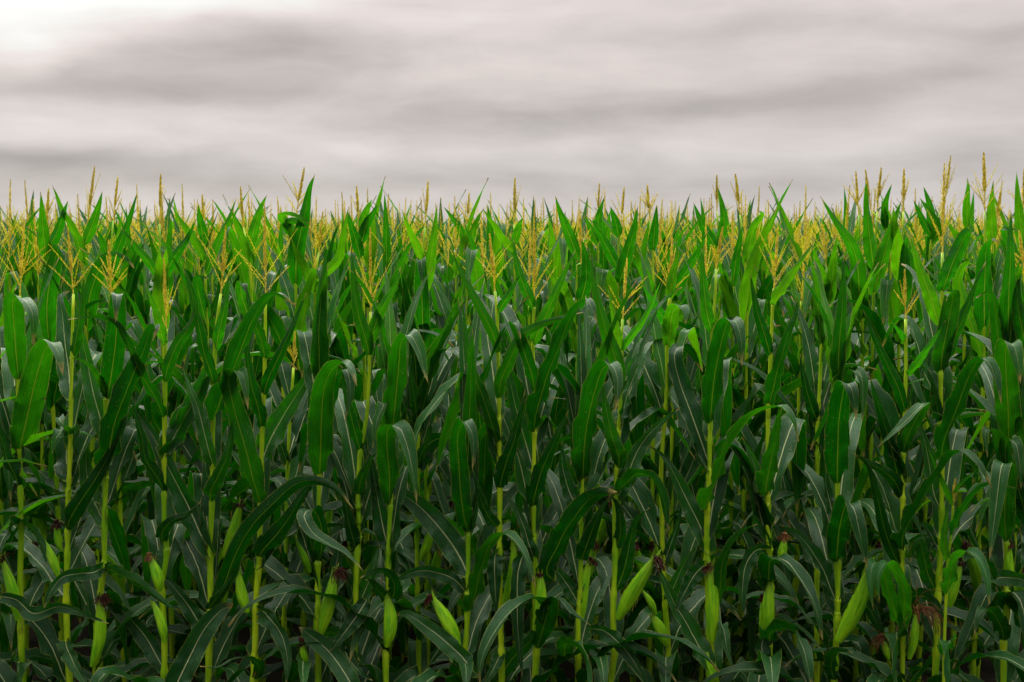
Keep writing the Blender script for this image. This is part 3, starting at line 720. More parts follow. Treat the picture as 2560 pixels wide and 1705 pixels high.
F_('corn plant at the centre, two blades making a wide V under its drooping tassel', [('B', 900, 1568), ('B', 897, 1360), ('B', 886, 1000), ('B', 887, 720), ('B', 890, 510), ('B', 885, 265), ('E', 885, 1390), ('E', 880, 1140), ('E', 873, 900)],
   [L('E', 62, (876, 895), (910, 840, .03), (955, 765, .05), (1000, 680, .05)),
    L('E', 84, (883, 1140), (850, 1010, .04), (790, 890, .07), (720, 760, .08), (660, 650, .09), (620, 530, .1)),
    L('E', 88, (884, 1388), (895, 1280, .04), (935, 1180, .07), (975, 1085, .09), (1020, 1015, .10), (1120, 960, .12), (1240, 922, .14), (1355, 890, .16)),
    L('E', 84, (888, 1640), (850, 1530, .03), (790, 1350, .05), (740, 1230, .06), (710, 1100, .06), (690, 930, .05), (675, 800, .04)),
    L('B', 112, (886, 510), (900, 430, .04), (935, 320, .07), (975, 200, .08), (1005, 80, .09), (1030, -60, .09)),
    L('B', 84, (895, 712), (850, 680, .03), (800, 600, .04), (765, 490, .05), (735, 380, .04)),
    L('B', 108, (880, 845), (862, 870, .03), (862, 1030, .05), (872, 1200, .06), face=1.0),
    L('B', 80, (898, 1400), (850, 1500, .05), (790, 1600, .08))],
   (('E', 862, 775), ('E', 832, 455)), [('B', (912, 1150), (965, 790), 76, -.03, None, 0, None)], seed=13, tsel=dict(nb=5, spread=40))
F_('corn plant with a wrinkled leaf, just right of the wide V plant', [('B', 1085, 1568), ('B', 1092, 1400), ('B', 1083, 960), ('B', 1078, 800), ('B', 1075, 600), ('B', 1078, 400), ('B', 1081, 200), ('E', 1085, 1350), ('E', 1072, 1080), ('E', 1076, 900)],
   [L('E', 84, (1073, 1085), (1110, 980, .04), (1160, 880, .06), (1210, 760, .07), (1260, 650, .08), (1312, 540, .08)),
    L('E', 76, (1076, 880), (1050, 810, .03), (1005, 700, .05), (978, 590, .06), (965, 480, .06)),
    L('E', 84, (1088, 1350), (1065, 1240, .04), (1025, 1110, .06), (985, 1000, .08), (962, 950, .10), (990, 965, .13), (1005, 1040, .15)),
    L('E', 125, (1080, 1572), (1090, 1450, .04), (1140, 1290, .07), (1200, 1120, .09), (1265, 960, .11), (1325, 860, .13), (1375, 825, .15), (1410, 880, .17), (1425, 960, .18)),
    L('B', 120, (1078, 400), (1045, 280, -.03), (1005, 140, -.04), (970, 10, -.05), (945, -120, -.06), (920, -270, -.06)),
    L('B', 122, (1073, 605), (1082, 530, .05), (1120, 400, .09), (1175, 270, .11), (1225, 160, .12), (1275, 50, .12), ruffle=1.6, label='wrinkled leaf'),
    L('B', 84, (1085, 890), (1060, 830, .03), (1020, 700, .03), (970, 590, .02), (900, 510, .0)),
    L('B', 108, (1082, 830), (1030, 845, .03), (993, 950, .06), (985, 1150, .08), (995, 1350, .09), (1015, 1545, .1)),
    L('B', 132, (1088, 1400), (1135, 1250, .08), (1150, 1140, .13), (1050, 1110, .18), (940, 1180, .22), (850, 1300, .25), (790, 1440, .27), (775, 1600, .28), label='pale broad leaf arching down in front'),
    L('B', 78, (1120, 1250, .08), (1150, 1140, .14), (1220, 1115, .16), (1290, 1190, .18), (1392, 1252, .2), loose=1),
    L('B', 130, (850, 1600), (950, 1450, .0), (1060, 1330, .03), (1130, 1180, .03), loose=1)],
   (('E', 1080, 862), ('E', 1085, 440)), [('B', (1085, 1280), (1112, 955), 86, .03, 'dark', .022, None)], seed=14, tsel=dict(nb=8, spread=32))
F_('corn plant topped by a broad dark upright leaf with folded tip, right of centre', [('B', 1325, 1568), ('B', 1325, 1250), ('B', 1337, 1000), ('B', 1342, 700), ('B', 1348, 450), ('B', 1360, 200)],
   [L('E', 155, (1348, 1834), (1358, 1660, .05), (1382, 1480, .09), (1418, 1320, .12), (1462, 1205, .15), (1510, 1188, .18), (1542, 1270, .2), (1530, 1440, .22), label='broad upright leaf with folded tip'),
    L('B', 122, (1335, 905), (1360, 840, .05), (1400, 730, .08), (1455, 610, .10), (1500, 535, .11)),
    L('B', 142, (1200, 1010, .02), (1150, 960, .04), (1200, 830, .06), (1260, 720, .10), (1350, 590, .13), (1440, 525, .15), (1540, 512, .17), loose=1, blunt=1),
    L('B', 112, (1390, 1270, .05), (1480, 1290, .1), (1570, 1370, .14), (1650, 1480, .17), (1730, 1620, .19), loose=1),
    L('B', 125, (1245, 1440), (1262, 1360, .05), (1320, 1380, .09), (1365, 1460, .12), (1390, 1620, .15), face=1.0, fwd=2.6, loose=1, label='pale leaf bending down at the frame bottom'),
    L('B', 95, (1430, 1500), (1445, 1432, .05), (1462, 1500, .08), (1475, 1640, .1), face=1.0, fwd=3, loose=1),
    L('B', 120, (1340, 640), (1280, 520, -.03), (1240, 380, -.05), (1235, 230, -.07)), L('B', 110, (1330, 1140), (1260, 1020, -.02), (1200, 950, -.02), (1120, 930, -.0))],
   None, [('B', (1345, 1215), (1395, 885), 84, -.02, 'dark', .035, (.2, -.3, 0))], seed=15)
F_('corn plant with a huge green ear leaning right and two long stray tassel branches', [('B', 1505, 1568), ('B', 1528, 1400), ('B', 1518, 1240), ('B', 1522, 1080), ('B', 1530, 850), ('B', 1527, 640), ('B', 1537, 420), ('B', 1545, 230), ('E', 1558, 1400), ('E', 1566, 1130), ('E', 1568, 1000)],
   [L('E', 60, (1568, 1120), (1545, 1010, .03), (1515, 880, .05), (1490, 760, .06)),
    L('E', 105, (1562, 1345), (1540, 1180, .04), (1480, 1000, .07), (1435, 830, .09), (1405, 680, .10), (1388, 540, .1)),
    L('E', 118, (1550, 1560), (1580, 1420, .04), (1640, 1250, .07), (1678, 1110, .10), (1725, 1052, .13), (1785, 1055, .15), (1790, 1160, .17), back=0),
    L('E', 55, (1568, 1120), (1610, 1040, .03), (1680, 950, .05), (1740, 830, .06), (1790, 700, .07), mat=M_YOUNG),
    L('B', 105, (1540, 392), (1555, 330, .03), (1520, 230, .05), (1490, 100, .05), (1470, -20, .05), (1455, -120, .05)),
    L('B', 125, (1535, 560), (1600, 420, .0), (1650, 290, .02), (1730, 180, .03), (1820, 95, .04), (1895, 40, .05), back=0),
    L('B', 90, (1530, 530), (1590, 460, .1), (1655, 412, .15), (1735, 435, .18), (1790, 520, .2), (1815, 640, .21), (1832, 735, .22), label='pale drooping leaf with ragged tip'),
    L('B', 92, (1532, 845), (1560, 720, .03), (1540, 580, .04), (1495, 525, .06)),
    L('B', 118, (1525, 1080), (1575, 960, .0), (1612, 800, .0), (1650, 670, .0), (1720, 600, .02))],
   (('E', 1572, 930), ('E', 1597, 590)), [('B', (1548, 1215), (1752, 875), 104, (.03, .1), 'dark', .075, (.4, -.3, 0))], seed=16, tsel=dict(nb=6, spread=42))
F_('slender corn plant with an opened ear trailing fresh yellow silk', [('B', 1830, 1568), ('B', 1825, 1350), ('B', 1808, 1150), ('B', 1795, 900), ('B', 1790, 640), ('B', 1785, 400), ('E', 1815, 1350), ('E', 1820, 1000)],
   [L('E', 66, (1823, 985), (1785, 900, .04), (1730, 820, .06), (1678, 735, .08), mat=M_YOUNG), L('E', 72, (1832, 840), (1850, 700, .03), (1880, 560, .05), (1860, 480, .05)),
    L('E', 95, (1826, 1100), (1840, 960, .03), (1855, 880, .07), (1890, 855, .10), (1920, 880, .12), (1920, 960, .14)),
    L('B', 70, (1795, 930), (1840, 800, .0), (1880, 680, .0), (1900, 560, .0)),
    L('B', 95, (1812, 1150), (1860, 1030, .0), (1920, 900, .0), (1990, 800, .0)),
    L('B', 132, (2060, 1500), (1960, 1300, .03), (1860, 1130, .05), (1790, 980, .06), (1750, 900, .05), loose=1, back=0.16)],
   (('E', 1835, 800), ('E', 1848, 480)), [('B', (1815, 1360), (1735, 1195), 86, .05, None, 0, None), ('B', (1755, 1190), (1680, 1060), 50, .06, 'fresh', .12, (-.4, -.4, 0))], Y=4.32, r=(.0125, .0055), seed=17)
F_('corn plant with smooth closed ear upright against its stalk, leaves arching both ways', [('C', 285, 1568), ('C', 262, 1400), ('C', 240, 930), ('C', 238, 700), ('C', 250, 450), ('C', 256, 200), ('F', 262, 1300), ('F', 268, 1010), ('F', 285, 800)],
   [L('F', 84, (268, 1010), (240, 900, .04), (222, 750, .05), (214, 630, .06), (208, 530, .06)),
    L('F', 135, (256, 1525), (265, 1400, .04), (290, 1200, .08), (325, 1030, .12), (360, 945, .15), (400, 950, .17), (428, 1050, .19), (432, 1190, .2)),
    L('F', 138, (262, 1775), (215, 1630, .02), (145, 1440, .05), (85, 1270, .08), (58, 1130, .10), (90, 1085, .13), (150, 1115, .15), (208, 1215, .18), back=0),
    L('C', 132, (238, 615), (245, 550, .05), (300, 430, .08), (350, 290, .10), (415, 175, .12), (490, 90, .13), (580, 52, .15), (665, 45, .17), (722, 130, .19), (748, 230, .2), label='long leaf with an S bend and pale drooping end'),
    L('C', 135, (262, 860), (200, 700, .03), (120, 540, .06), (50, 400, .07), (-10, 310, .08), (-90, 250, .08), back=0),
    L('C', 95, (290, 1150), (312, 1050, .05), (322, 920, .08), (378, 790, .10), (450, 720, .12), (520, 690, .14)),
    L('C', 110, (245, 900), (180, 960, .0), (110, 1080, .0), (60, 1180, .02)), L('C', 80, (265, 1300), (320, 1250, .05), (350, 1380, .1), (385, 1500, .13))],
   (('F', 290, 650), ('F', 326, 420)), [('C', (268, 1340), (258, 915), 92, .04, 'dark', .045, (-.6, -.3, 0)), ('C', (262, 1590), (238, 1400), 82, .03, None, 0, None)], seed=18)
F_('corn plant with a funnel shaped sheath and dark leaf arching right from it', [('C', 583, 1568), ('C', 583, 1280), ('C', 590, 1050), ('C', 583, 800), ('C', 578, 560), ('F', 580, 1430), ('F', 592, 1150), ('F', 604, 870)],
   [L('F', 78, (604, 862), (640, 790, .04), (700, 700, .06), (765, 605, .07), (835, 500, .08)),
    L('F', 84, (596, 1145), (560, 1020, .04), (522, 900, .06), (500, 790, .07), (478, 670, .08)),
    L('F', 105, (583, 1430), (610, 1300, .04), (650, 1150, .08), (695, 1000, .10), (735, 900, .1), (740, 800, .1)),
    L('C', 135, (572, 545), (568, 470, .04), (598, 330, .08), (625, 190, .11), (640, 90, .14), (655, 45, .17)),
    L('C', 132, (582, 790), (550, 700, -.02), (520, 560, -.03), (512, 400, -.04), (470, 280, -.04), (430, 200, -.06)),
    L('C', 108, (575, 830), (510, 835, .04), (455, 920, .06), (435, 1050, .08), (438, 1210, .1)),
    L('C', 122, (588, 1040), (582, 960, .05), (600, 885, .10), (680, 900, .14), (765, 1000, .17), (830, 1120, .2), (882, 1335, .22), label='dark leaf arching right over the sheath'),
    L('C', 80, (590, 1040), (545, 1000, .04), (550, 920, .07), (600, 890, .09), ruffle=2),
    L('C', 132, (582, 1360), (605, 1290, .06), (700, 1275, .10), (775, 1390, .14), (828, 1610, .17), face=0.95, fwd=2.2, label='pale leaf bending down with pinched base'),
    L('C', 110, (575, 1290), (545, 1350, .03), (560, 1450, .06), (620, 1600, .1))],
   (('F', 612, 760), ('F', 634, 420)), [('C', (648, 890), (668, 765), 62, .02, 'brown', .04, (-.5, -.3, 0)), ('C', (553, 1335), (548, 1100), 50, .0, 'dark', .02, None), ('C', (583, 1290), (592, 1010), 96, .02, None, 0, None)], seed=19, tsel=dict(nb=8, spread=30))
F_('thin corn plant set back between two front stalks, single dark leaf rising left', [('C', 850, 1568), ('C', 850, 900), ('C', 850, 650), ('C', 852, 300), ('C', 855, 130), ('F', 868, 1250), ('F', 880, 950)],
   [L('C', 88, (858, 130), (825, 50, .03), (795, -50, .04), (770, -170, .04), (755, -260, .04)), L('C', 110, (852, 310), (800, 240, -.02), (740, 250, .02), (700, 340, .05)), L('C', 90, (850, 640), (880, 500, .0), (890, 380, .02), (870, 250, .03))],
   None, [], Y=4.62, r=(.0115, .006), seed=20, back=6)
F_('corn plant with huge flat spear leaves facing the camera, bulging ear leaning right', [('C', 945, 1568), ('C', 955, 1400), ('C', 965, 1160), ('C', 965, 920), ('C', 962, 700), ('C', 965, 490), ('F', 966, 1500), ('F', 965, 1290), ('F', 970, 1200)],
   [L('F', 155, (965, 1864), (965, 1680, .06), (975, 1480, .10), (992, 1350, .13), (1010, 1290, .15), (1040, 1315, .17), (1062, 1420, .18), (1068, 1490, .19), label='huge flat leaf seen from beneath'),
    L('F', 104, (965, 1290), (970, 1150, .04), (985, 950, .07), (998, 750, .09), (1000, 560, .10), label='tall spear leaf'),
    L('F', 90, (970, 1640), (1000, 1450, .0), (1030, 1270, .03), (1065, 1215, .05), (1098, 1250, .07), (1107, 1350, .08), (1102, 1500, .09)),
    L('C', 135, (958, 915), (965, 810, .05), (980, 690, .10), (1015, 575, .14), (1050, 600, .18), (1095, 770, .2), (1132, 940, .21), ruffle=1.8, label='dark leaf folded over into a point'),
    L('C', 125, (955, 1120), (900, 980, .03), (830, 850, .05), (745, 750, .07), (640, 690, .08), back=0),
    L('C', 95, (955, 1580), (930, 1480, .05), (950, 1405, .10), (1010, 1395, .12), (1050, 1410, .13), ruffle=2),
    L('C', 80, (965, 700), (930, 600, -.03), (900, 450, -.05), (900, 300, -.05)), L('C', 100, (960, 1190), (1050, 1120, .0), (1130, 1150, .0), (1200, 1280, .02), (1250, 1400, .03))],
   None, [('C', (972, 1340), (1138, 930), 114, (.03, .1), 'dark', .015, None)], seed=21)
F_('slender pale corn plant with small tassel and a straight blade slanting left', [('C', 1325, 1568), ('C', 1325, 1000), ('C', 1325, 830), ('C', 1328, 560), ('C', 1330, 300), ('F', 1340, 1450), ('F', 1345, 1240)],
   [L('F', 82, (1343, 1460), (1310, 1330, .04), (1240, 1180, .06), (1165, 1020, .08), (1105, 870, .09)),
    L('F', 58, (1345, 1255), (1400, 1190, .03), (1470, 1090, .05), (1530, 1000, .06), (1568, 935, .07), mat=M_YOUNG),
    L('F', 42, (1345, 1050), (1310, 1000, .03), (1265, 945, .05), mat=M_YOUNG),
    L('C', 76, (1330, 305), (1350, 210, .04), (1400, 110, .07), (1448, 20, .10), (1400, 60, .12), (1290, 170, .14), (1188, 264, .15)),
    L('C', 92, (1330, 300), (1335, 220, .02), (1380, 120, .05), (1440, 30, .07)),
    L('C', 92, (1328, 550), (1280, 450, .03), (1210, 390, .05), (1130, 345, .07), (1050, 290, .08)),
    L('C', 112, (1322, 540), (1290, 380, -.0), (1240, 180, .02), (1185, 10, .04), (1140, -140, .06)),
    L('C', 124, (1325, 835), (1330, 760, .05), (1388, 640, .08), (1450, 530, .10), (1535, 405, .12), (1600, 312, .14), (1660, 290, .16), (1735, 345, .18), (1790, 430, .2), (1822, 485, .21), label='long leaf arching right with a pale curved tip'),
    L('C', 92, (1322, 940), (1270, 840, .02), (1222, 700, .04), (1182, 520, .06), (1130, 360, .08), (1045, 288, .1)),
    L('C', 92, (1325, 1290), (1275, 1150, .04), (1232, 1010, .07), (1200, 905, .10), (1160, 915, .13), (1150, 1030, .15), (1165, 1170, .16), mat=M_YOUNG),
    L('C', 84, (1318, 1300), (1335, 1180, .05), (1330, 1050, .08), (1285, 945, .11), (1235, 900, .13), (1190, 980, .15), (1200, 1130, .16), mat=M_YOUNG),
    L('C', 142, (1300, 1420, -.02), (1300, 1320, .02), (1297, 1305, .07), (1292, 1440, .11), (1285, 1640, .14), face=1.0, fwd=2.6, loose=1, label='pale leaf folded flat and hanging'),
    L('C', 110, (1350, 1100, -.05), (1440, 1090, .0), (1510, 1150, .04), (1570, 1250, .06), loose=1)],
   (('F', 1344, 930), ('F', 1338, 655)), [('C', (1365, 1440), (1400, 1170), 62, .03, 'brown', .16, (.5, -.4, 0)), ('C', (1250, 1440), (1215, 1330), 50, .03, 'brown', .08, (-.2, -.4, 0))], r=(.0110, .005), seed=22, tsel=dict(nb=5, spread=32))
F_('sturdy corn plant with tall thick spike and fanned straight blades, near the right edge', [('C', 1515, 1400), ('C', 1520, 1150), ('C', 1538, 850), ('C', 1545, 620), ('C', 1546, 330), ('C', 1545, 150), ('F', 1542, 1480), ('F', 1538, 1240), ('F', 1540, 1000), ('F', 1545, 800)],
   [L('F', 98, (1530, 965), (1480, 800, .04), (1422, 640, .06), (1390, 530, .08), (1366, 460, .1)),
    L('F', 102, (1545, 795), (1585, 670, .04), (1640, 540, .06), (1690, 448, .09), (1720, 460, .12), blunt=1),
    L('F', 114, (1538, 1240), (1552, 1100, .03), (1585, 930, .05), (1605, 800, .08), (1590, 790, .11), (1570, 830, .12), blunt=1),
    L('F', 84, (1548, 1215), (1610, 1050, .03), (1680, 880, .05), (1750, 700, .06), (1790, 610, .06)),
    L('F', 132, (1548, 1500), (1500, 1370, .0), (1445, 1210, .02), (1405, 1070, .05), (1360, 955, .08), (1310, 925, .10), (1260, 1000, .12), (1213, 1085, .13), back=0),
    L('F', 124, (1542, 1720), (1560, 1600, .04), (1620, 1440, .07), (1680, 1290, .10), (1730, 1185, .12), (1780, 1150, .15), (1830, 1215, .17), (1876, 1400, .2)),
    L('C', 78, (1545, 132), (1520, 40, .03), (1500, -70, .04), (1480, -160, .04)),
    L('C', 115, (1542, 612), (1500, 520, -.02), (1475, 350, -.03), (1435, 180, -.05), (1400, 80, -.06)),
    L('C', 84, (1538, 850), (1500, 780, -.02), (1450, 700, -.02), (1400, 690, .0)), L('C', 95, (1525, 1090), (1470, 970, .0), (1440, 850, .02), (1420, 790, .02), (1370, 900, .03))],
   (('F', 1548, 560), ('F', 1560, 62)), [('C', (1590, 1150), (1650, 900), 70, -.03, 'dark', .02, None)], seed=23, tsel=dict(nb=7, spread=26, thick=1.25))
F_('young bright green corn plant, thinnest of the front row, with lime leaves', [('C', 1555, 1568), ('C', 1560, 1320), ('C', 1568, 1120), ('C', 1580, 900), ('C', 1598, 740)],
   [L('C', 40, (1608, 590), (1570, 500, .03), (1520, 390, .05), (1468, 265, .07)), L('C', 34, (1612, 530), (1655, 465, .03), (1742, 383, .05)),
    L('C', 66, (1597, 765), (1635, 660, .04), (1695, 560, .07), (1765, 485, .10), (1840, 463, .12), (1952, 490, .14)),
    L('C', 94, (1572, 1085), (1590, 1000, .04), (1628, 885, .08), (1690, 838, .11), (1750, 880, .13), (1792, 985, .15), (1808, 1138, .17)),
    L('C', 62, (1580, 905), (1560, 780, .03), (1572, 640, .04), (1590, 560, .04)),
    L('C', 104, (1560, 1420), (1585, 1335, .05), (1588, 1400, .09), (1580, 1640, .12), face=1.0, fwd=2.6)],
   (('C', 1608, 590), ('C', 1620, 440)), [], Y=4.08, r=(.0085, .0035), seed=24, back=0, low=2, mat=M_YOUNG, tsel=dict(nb=3, spread=14, thick=0.7))
F_('corn plant topped by a tall flat bright leaf near the right edge', [('C', 1888, 1568), ('C', 1888, 1350), ('C', 1905, 1200), ('C', 1902, 1000), ('C', 1908, 820), ('C', 1912, 400), ('F', 1915, 1500), ('F', 1915, 1050)],
   [L('F', 155, (1915, 1610), (1915, 1450, .05), (1902, 1220, .10), (1908, 1075, .14), (1940, 1068, .16), (1970, 1180, .18), (1982, 1290, .19)),
    L('F', 112, (1915, 1050), (1915, 850, .05), (1925, 650, .08), (1927, 500, .10), (1930, 320, .10), label='tall flat bright leaf'),
    L('F', 92, (1912, 1400), (1875, 1150, .0), (1850, 950, .02), (1835, 830, .05), (1800, 783, .08), (1735, 812, .1)),
    L('C', 118, (1905, 800), (1895, 650, .05), (1900, 480, .08), (1908, 385, .10), (1880, 360, .14), (1850, 560, .17), (1810, 890, .2)),
    L('C', 84, (1912, 430), (1898, 300, .04), (1910, 228, .07), (1955, 240, .10), (1978, 370, .12), (1985, 498, .13), label='pale hanging leaf with ragged edge'),
    L('C', 72, (1912, 500), (1870, 300, .03), (1840, 190, .07), (1790, 170, .1), (1800, 325, .12)),
    L('C', 132, (1902, 1180), (1935, 1070, .04), (1985, 1120, .09), (2015, 1300, .13), (2030, 1500, .15)),
    L('C', 104, (1890, 1350), (1870, 1250, .05), (1800, 1162, .10), (1760, 1190, .13), (1725, 1310, .15)),
    L('C', 110, (1905, 1010), (1850, 990, .02), (1990, 1000, .08), (2080, 1080, .1), loose=1)],
   None, [('C', (1940, 1020), (1922, 800), 66, .0, 'dark', .025, None)], seed=25)
F_('corn plant cut off by the right edge of the frame', [('C', 2040, 1400), ('C', 2030, 800), ('C', 2035, 300), ('F', 2020, 1300), ('F', 2020, 900)],
   [L('F', 100, (2020, 1100), (1985, 950, .04), (1965, 800, .06), (1985, 640, .07)), L('C', 120, (2032, 300), (2000, 150, .04), (1975, 0, .06), (1960, -150, .07)),
    L('C', 120, (2032, 700), (1990, 560, .03), (1960, 420, .04), (1985, 300, .04))], (('F', 2010, 700), ('F', 1975, 440)), [('C', (2020, 1200), (2010, 950), 80, 0, 'dark', .04, None)], seed=26, tsel=dict(nb=8, spread=42))

# ------------------------------------------------------------------ rows behind: plants whose upper leaves stand out
taken = {Y2: [], Y3: []}
def S_(label, pan, x, Y, leaves, tip=None, tbase=None, tsel={}, seed=0, mid=8, low=4):
    """plant of the second or third row; x its stalk in the panel, leaves as for the front row"""
    rng = np.random.default_rng(seed + 500)
    xw = at(pan, x, 900, Y)[0]; taken[Y].append(xw)
    loc = np.array([xw, Y, 0.0]); pl = root(loc)
    tag(pl, label, 'corn plant', 'corn plants of the second row' if Y == Y2 else 'corn plants of the third row')
    nodes = []
    for (p_, w, pts, kw) in leaves:
        pp = [(p_, q[0], q[1], q[2] if len(q) > 2 else 0.05 * i) for i, q in enumerate(pts)]
        # the blade starts on the stalk
        b = at(p_, pts[0][0], pts[0][1], Y) - loc; nodes.append(float(b[2]))
        P = [np.array([0, 0, b[2]])] + [at(p, xx, yy, Y - d) - loc for (p, xx, yy, d) in pp[1:]]
        V, F, UV = leaf_arrays(P, w * KP * Y / F_PX, rng, 30, 8, 0.72, 0.5, kw.get('blunt', False))
        lo = mesh_obj('leaf', V, F, M_LEAF, pl, UV)
        if kw.get('label'): lo['label'] = kw['label']
    hi = max(nodes)
    tb = (at(*tbase, Y) - loc) if tbase else np.array([0, 0, hi + 0.10])
    tb = np.array([tb[0] * 0.6, 0, max(tb[2], 1.6)])
    tt = (at(*tip, Y) - loc) if tip else tb + np.array([0.01, 0, 0.20])
    lo_ = min(nodes)
    for i in range(mid + low):
        z = 0.18 + (lo_ - 0.25) * (i + 0.5) / (mid + low); f = z / hi
        e0, e1, pw, Ln, wd, kk = leaf_spec(min(f, 0.8), rng); Ln = max(0.3, min(Ln, (2.38 - z) / 0.95))
        generic_leaf(pl, (0, 0, z), (i % 2) * math.pi + rng.uniform(-0.9, 0.9), e0, e1, pw, Ln, wd, rng, kk); nodes.append(z)
    stalk_part([(0, 0, -0.02), (0.01, 0, hi * 0.5), (0, 0, hi), tuple(tb)], nodes, 0.0135, 0.0035, pl)
    if tip or tbase: tassel_part(tb, tt, pl, rng, sub=True, **tsel)
    ear_part((0.012, -0.015, 0.85), (0.07 * rng.choice([-1, 1]), -0.06, 1.08), 0.055, pl, rng, 'dark', 0.04)

S_('corn plant behind the left edge tassel, two spear leaves crossing narrowly', 'D', 268, Y2, [L('D', 84, (268, 620), (245, 480), (235, 360), (225, 222)), L('D', 74, (280, 560), (320, 440), (350, 350), (380, 265)),
   L('D', 110, (268, 1080), (260, 850, .05), (300, 620, .10), (325, 535, .14), (345, 600, .17), (350, 730, .18))], ('D', 270, 205), ('D', 268, 400), seed=1)
S_('corn plant with a long leaf bending up left beside a thick double tassel spike', 'D', 480, Y2, [L('D', 76, (480, 640), (425, 480), (350, 335), (290, 183)), L('D', 72, (485, 520), (515, 400), (545, 310), (570, 215)),
   L('D', 110, (470, 1000), (500, 800, .05), (560, 640, .1), (620, 580, .14), (700, 600, .16), (745, 645, .17))], ('D', 526, 80), ('D', 502, 400), dict(nb=4, spread=12, thick=1.2), 2)
S_('corn plant with a straight blade leaning right, tassel behind the third stalk', 'D', 620, Y2, [L('D', 68, (610, 700), (655, 540), (710, 400), (767, 213)), L('D', 66, (615, 640), (590, 560), (560, 480), (537, 420))], ('D', 655, 140), ('D', 648, 380), dict(nb=4, spread=20), 3)
S_('corn plant with crossed straight blades low under a single dark tassel spike', 'D', 895, Y2, [L('D', 66, (885, 720), (830, 620), (750, 520), (673, 422)), L('D', 76, (897, 740), (960, 600), (1040, 480), (1092, 375)),
   L('D', 105, (895, 1050), (890, 800, .04), (900, 600, .08), (905, 540, .12), (900, 600, .14))], ('D', 894, 122), ('D', 893, 400), dict(nb=3, spread=14, thick=1.2), 4)
S_('corn plant making a V of blades left of the wide forked tassel', 'D', 1145, Y2, [L('D', 68, (1140, 620), (1090, 510), (1020, 410), (953, 298)), L('D', 64, (1150, 690), (1205, 520), (1260, 400), (1316, 252)), L('D', 70, (1140, 520), (1120, 420), (1108, 360), (1103, 285)),
   L('D', 95, (1145, 950), (1100, 760, .04), (1100, 700, .08), (1160, 705, .12))], ('D', 1125, 240), ('D', 1130, 420), seed=5)
S_('corn plant with a blade leaning right over the wide forked tassel', 'D', 1390, Y2, [L('D', 74, (1385, 560), (1420, 400), (1450, 310), (1484, 238)), L('D', 70, (1385, 650), (1350, 500), (1310, 400), (1290, 320)),
   L('D', 90, (1385, 950), (1340, 780, .04), (1345, 735, .08), (1380, 800, .11))], ('D', 1337, 193), ('D', 1335, 420), dict(nb=4, spread=16), 6)
S_('corn plant with the broad pointed leaf standing highest on the left half', 'D', 1648, Y2, [L('D', 118, (1645, 760), (1650, 560), (1690, 370), (1722, 200), (1752, 123), label='broad pointed upright leaf'), L('D', 66, (1650, 560), (1620, 440, .05), (1568, 362, .08), (1625, 355, .12), (1732, 405, .15)), L('D', 56, (1648, 480), (1590, 410, .05), (1640, 385, .08), (1705, 420, .1))],
   ('D', 1692, 86), ('D', 1652, 350), dict(nb=7, spread=40, thick=1.2), 7)
S_('corn plant with a blade leaning left in front of a leaning tassel cluster', 'D', 1755, Y2, [L('D', 76, (1750, 790), (1700, 660), (1650, 560), (1618, 478)), L('D', 72, (1850, 720), (1880, 600), (1905, 480), (1940, 300))], ('D', 1795, 330), ('D', 1790, 560), seed=8)
S_('corn plant with two leaning blades behind the dark drooping tassel', 'E', 120, Y2, [L('E', 74, (110, 520), (150, 400), (185, 340), (210, 285)), L('E', 58, (110, 450), (130, 370), (155, 310), (177, 262)), L('E', 72, (120, 600), (85, 480), (60, 400), (45, 330))], ('E', 92, 192), ('E', 96, 400), dict(nb=4, spread=18), 9)
S_('corn plant with thin dark blade leaning left over a blunt flat folded leaf', 'E', 462, Y2, [L('E', 60, (455, 610), (415, 500), (380, 420), (345, 333), label='thin dark blade'), L('E', 92, (485, 820), (500, 620), (525, 440), (541, 288)),
   L('E', 92, (465, 1100), (455, 800, .05), (450, 620, .10), (452, 598, .13), (455, 660, .15), (465, 760, .16), label='blunt leaf folded flat'), L('E', 105, (468, 1240), (560, 1080, .05), (600, 1045, .1), (625, 1120, .13), (618, 1300, .15))], ('E', 490, 163), ('E', 482, 420), dict(nb=3, spread=14, thick=1.2), 10)
S_('third row corn plant under a leaning blade, left of centre', 'E', 705, Y3, [L('E', 62, (700, 560), (740, 450), (770, 370), (800, 312)), L('E', 58, (700, 540), (670, 430), (620, 360), (575, 303))], ('E', 718, 228), ('E', 712, 400), seed=11)
S_('third row corn plant with the tallest thick tassel spike at the centre', 'E', 968, Y3, [L('E', 56, (968, 520), (985, 450), (1000, 400), (1020, 365)), L('E', 60, (968, 560), (900, 480), (850, 400), (790, 310))], ('E', 973, 143), ('E', 968, 400), dict(nb=4, spread=14, thick=1.5), 12)
S_('corn plant with one long blade sweeping up left into clear sky', 'E', 1325, Y2, [L('E', 80, (1310, 600), (1262, 430), (1225, 340), (1196, 243)), L('E', 92, (1380, 880), (1370, 700), (1360, 560), (1340, 480)), L('E', 90, (1320, 1000), (1250, 800, .04), (1230, 700, .08), (1290, 730, .12))], ('E', 1334, 330), ('E', 1350, 620), dict(nb=6, spread=34), 13)
S_('corn plant with a broad tapering blade right of the bare long tassel branches', 'E', 1548, Y2, [L('E', 98, (1545, 760), (1590, 600), (1630, 450), (1658, 300)), L('E', 78, (1545, 660), (1480, 520), (1430, 430), (1400, 360)), L('E', 70, (1560, 480), (1530, 380), (1502, 300))], ('E', 1580, 198), ('E', 1568, 420), dict(nb=6, spread=40), 14)
S_('third row corn plant with a blade rising right between paired tassel spikes', 'E', 1430, Y3, [L('E', 62, (1400, 470), (1440, 360), (1472, 248)), L('E', 56, (1420, 520), (1390, 420), (1360, 350))], ('E', 1443, 173), ('E', 1430, 380), dict(nb=3, spread=14), 15)
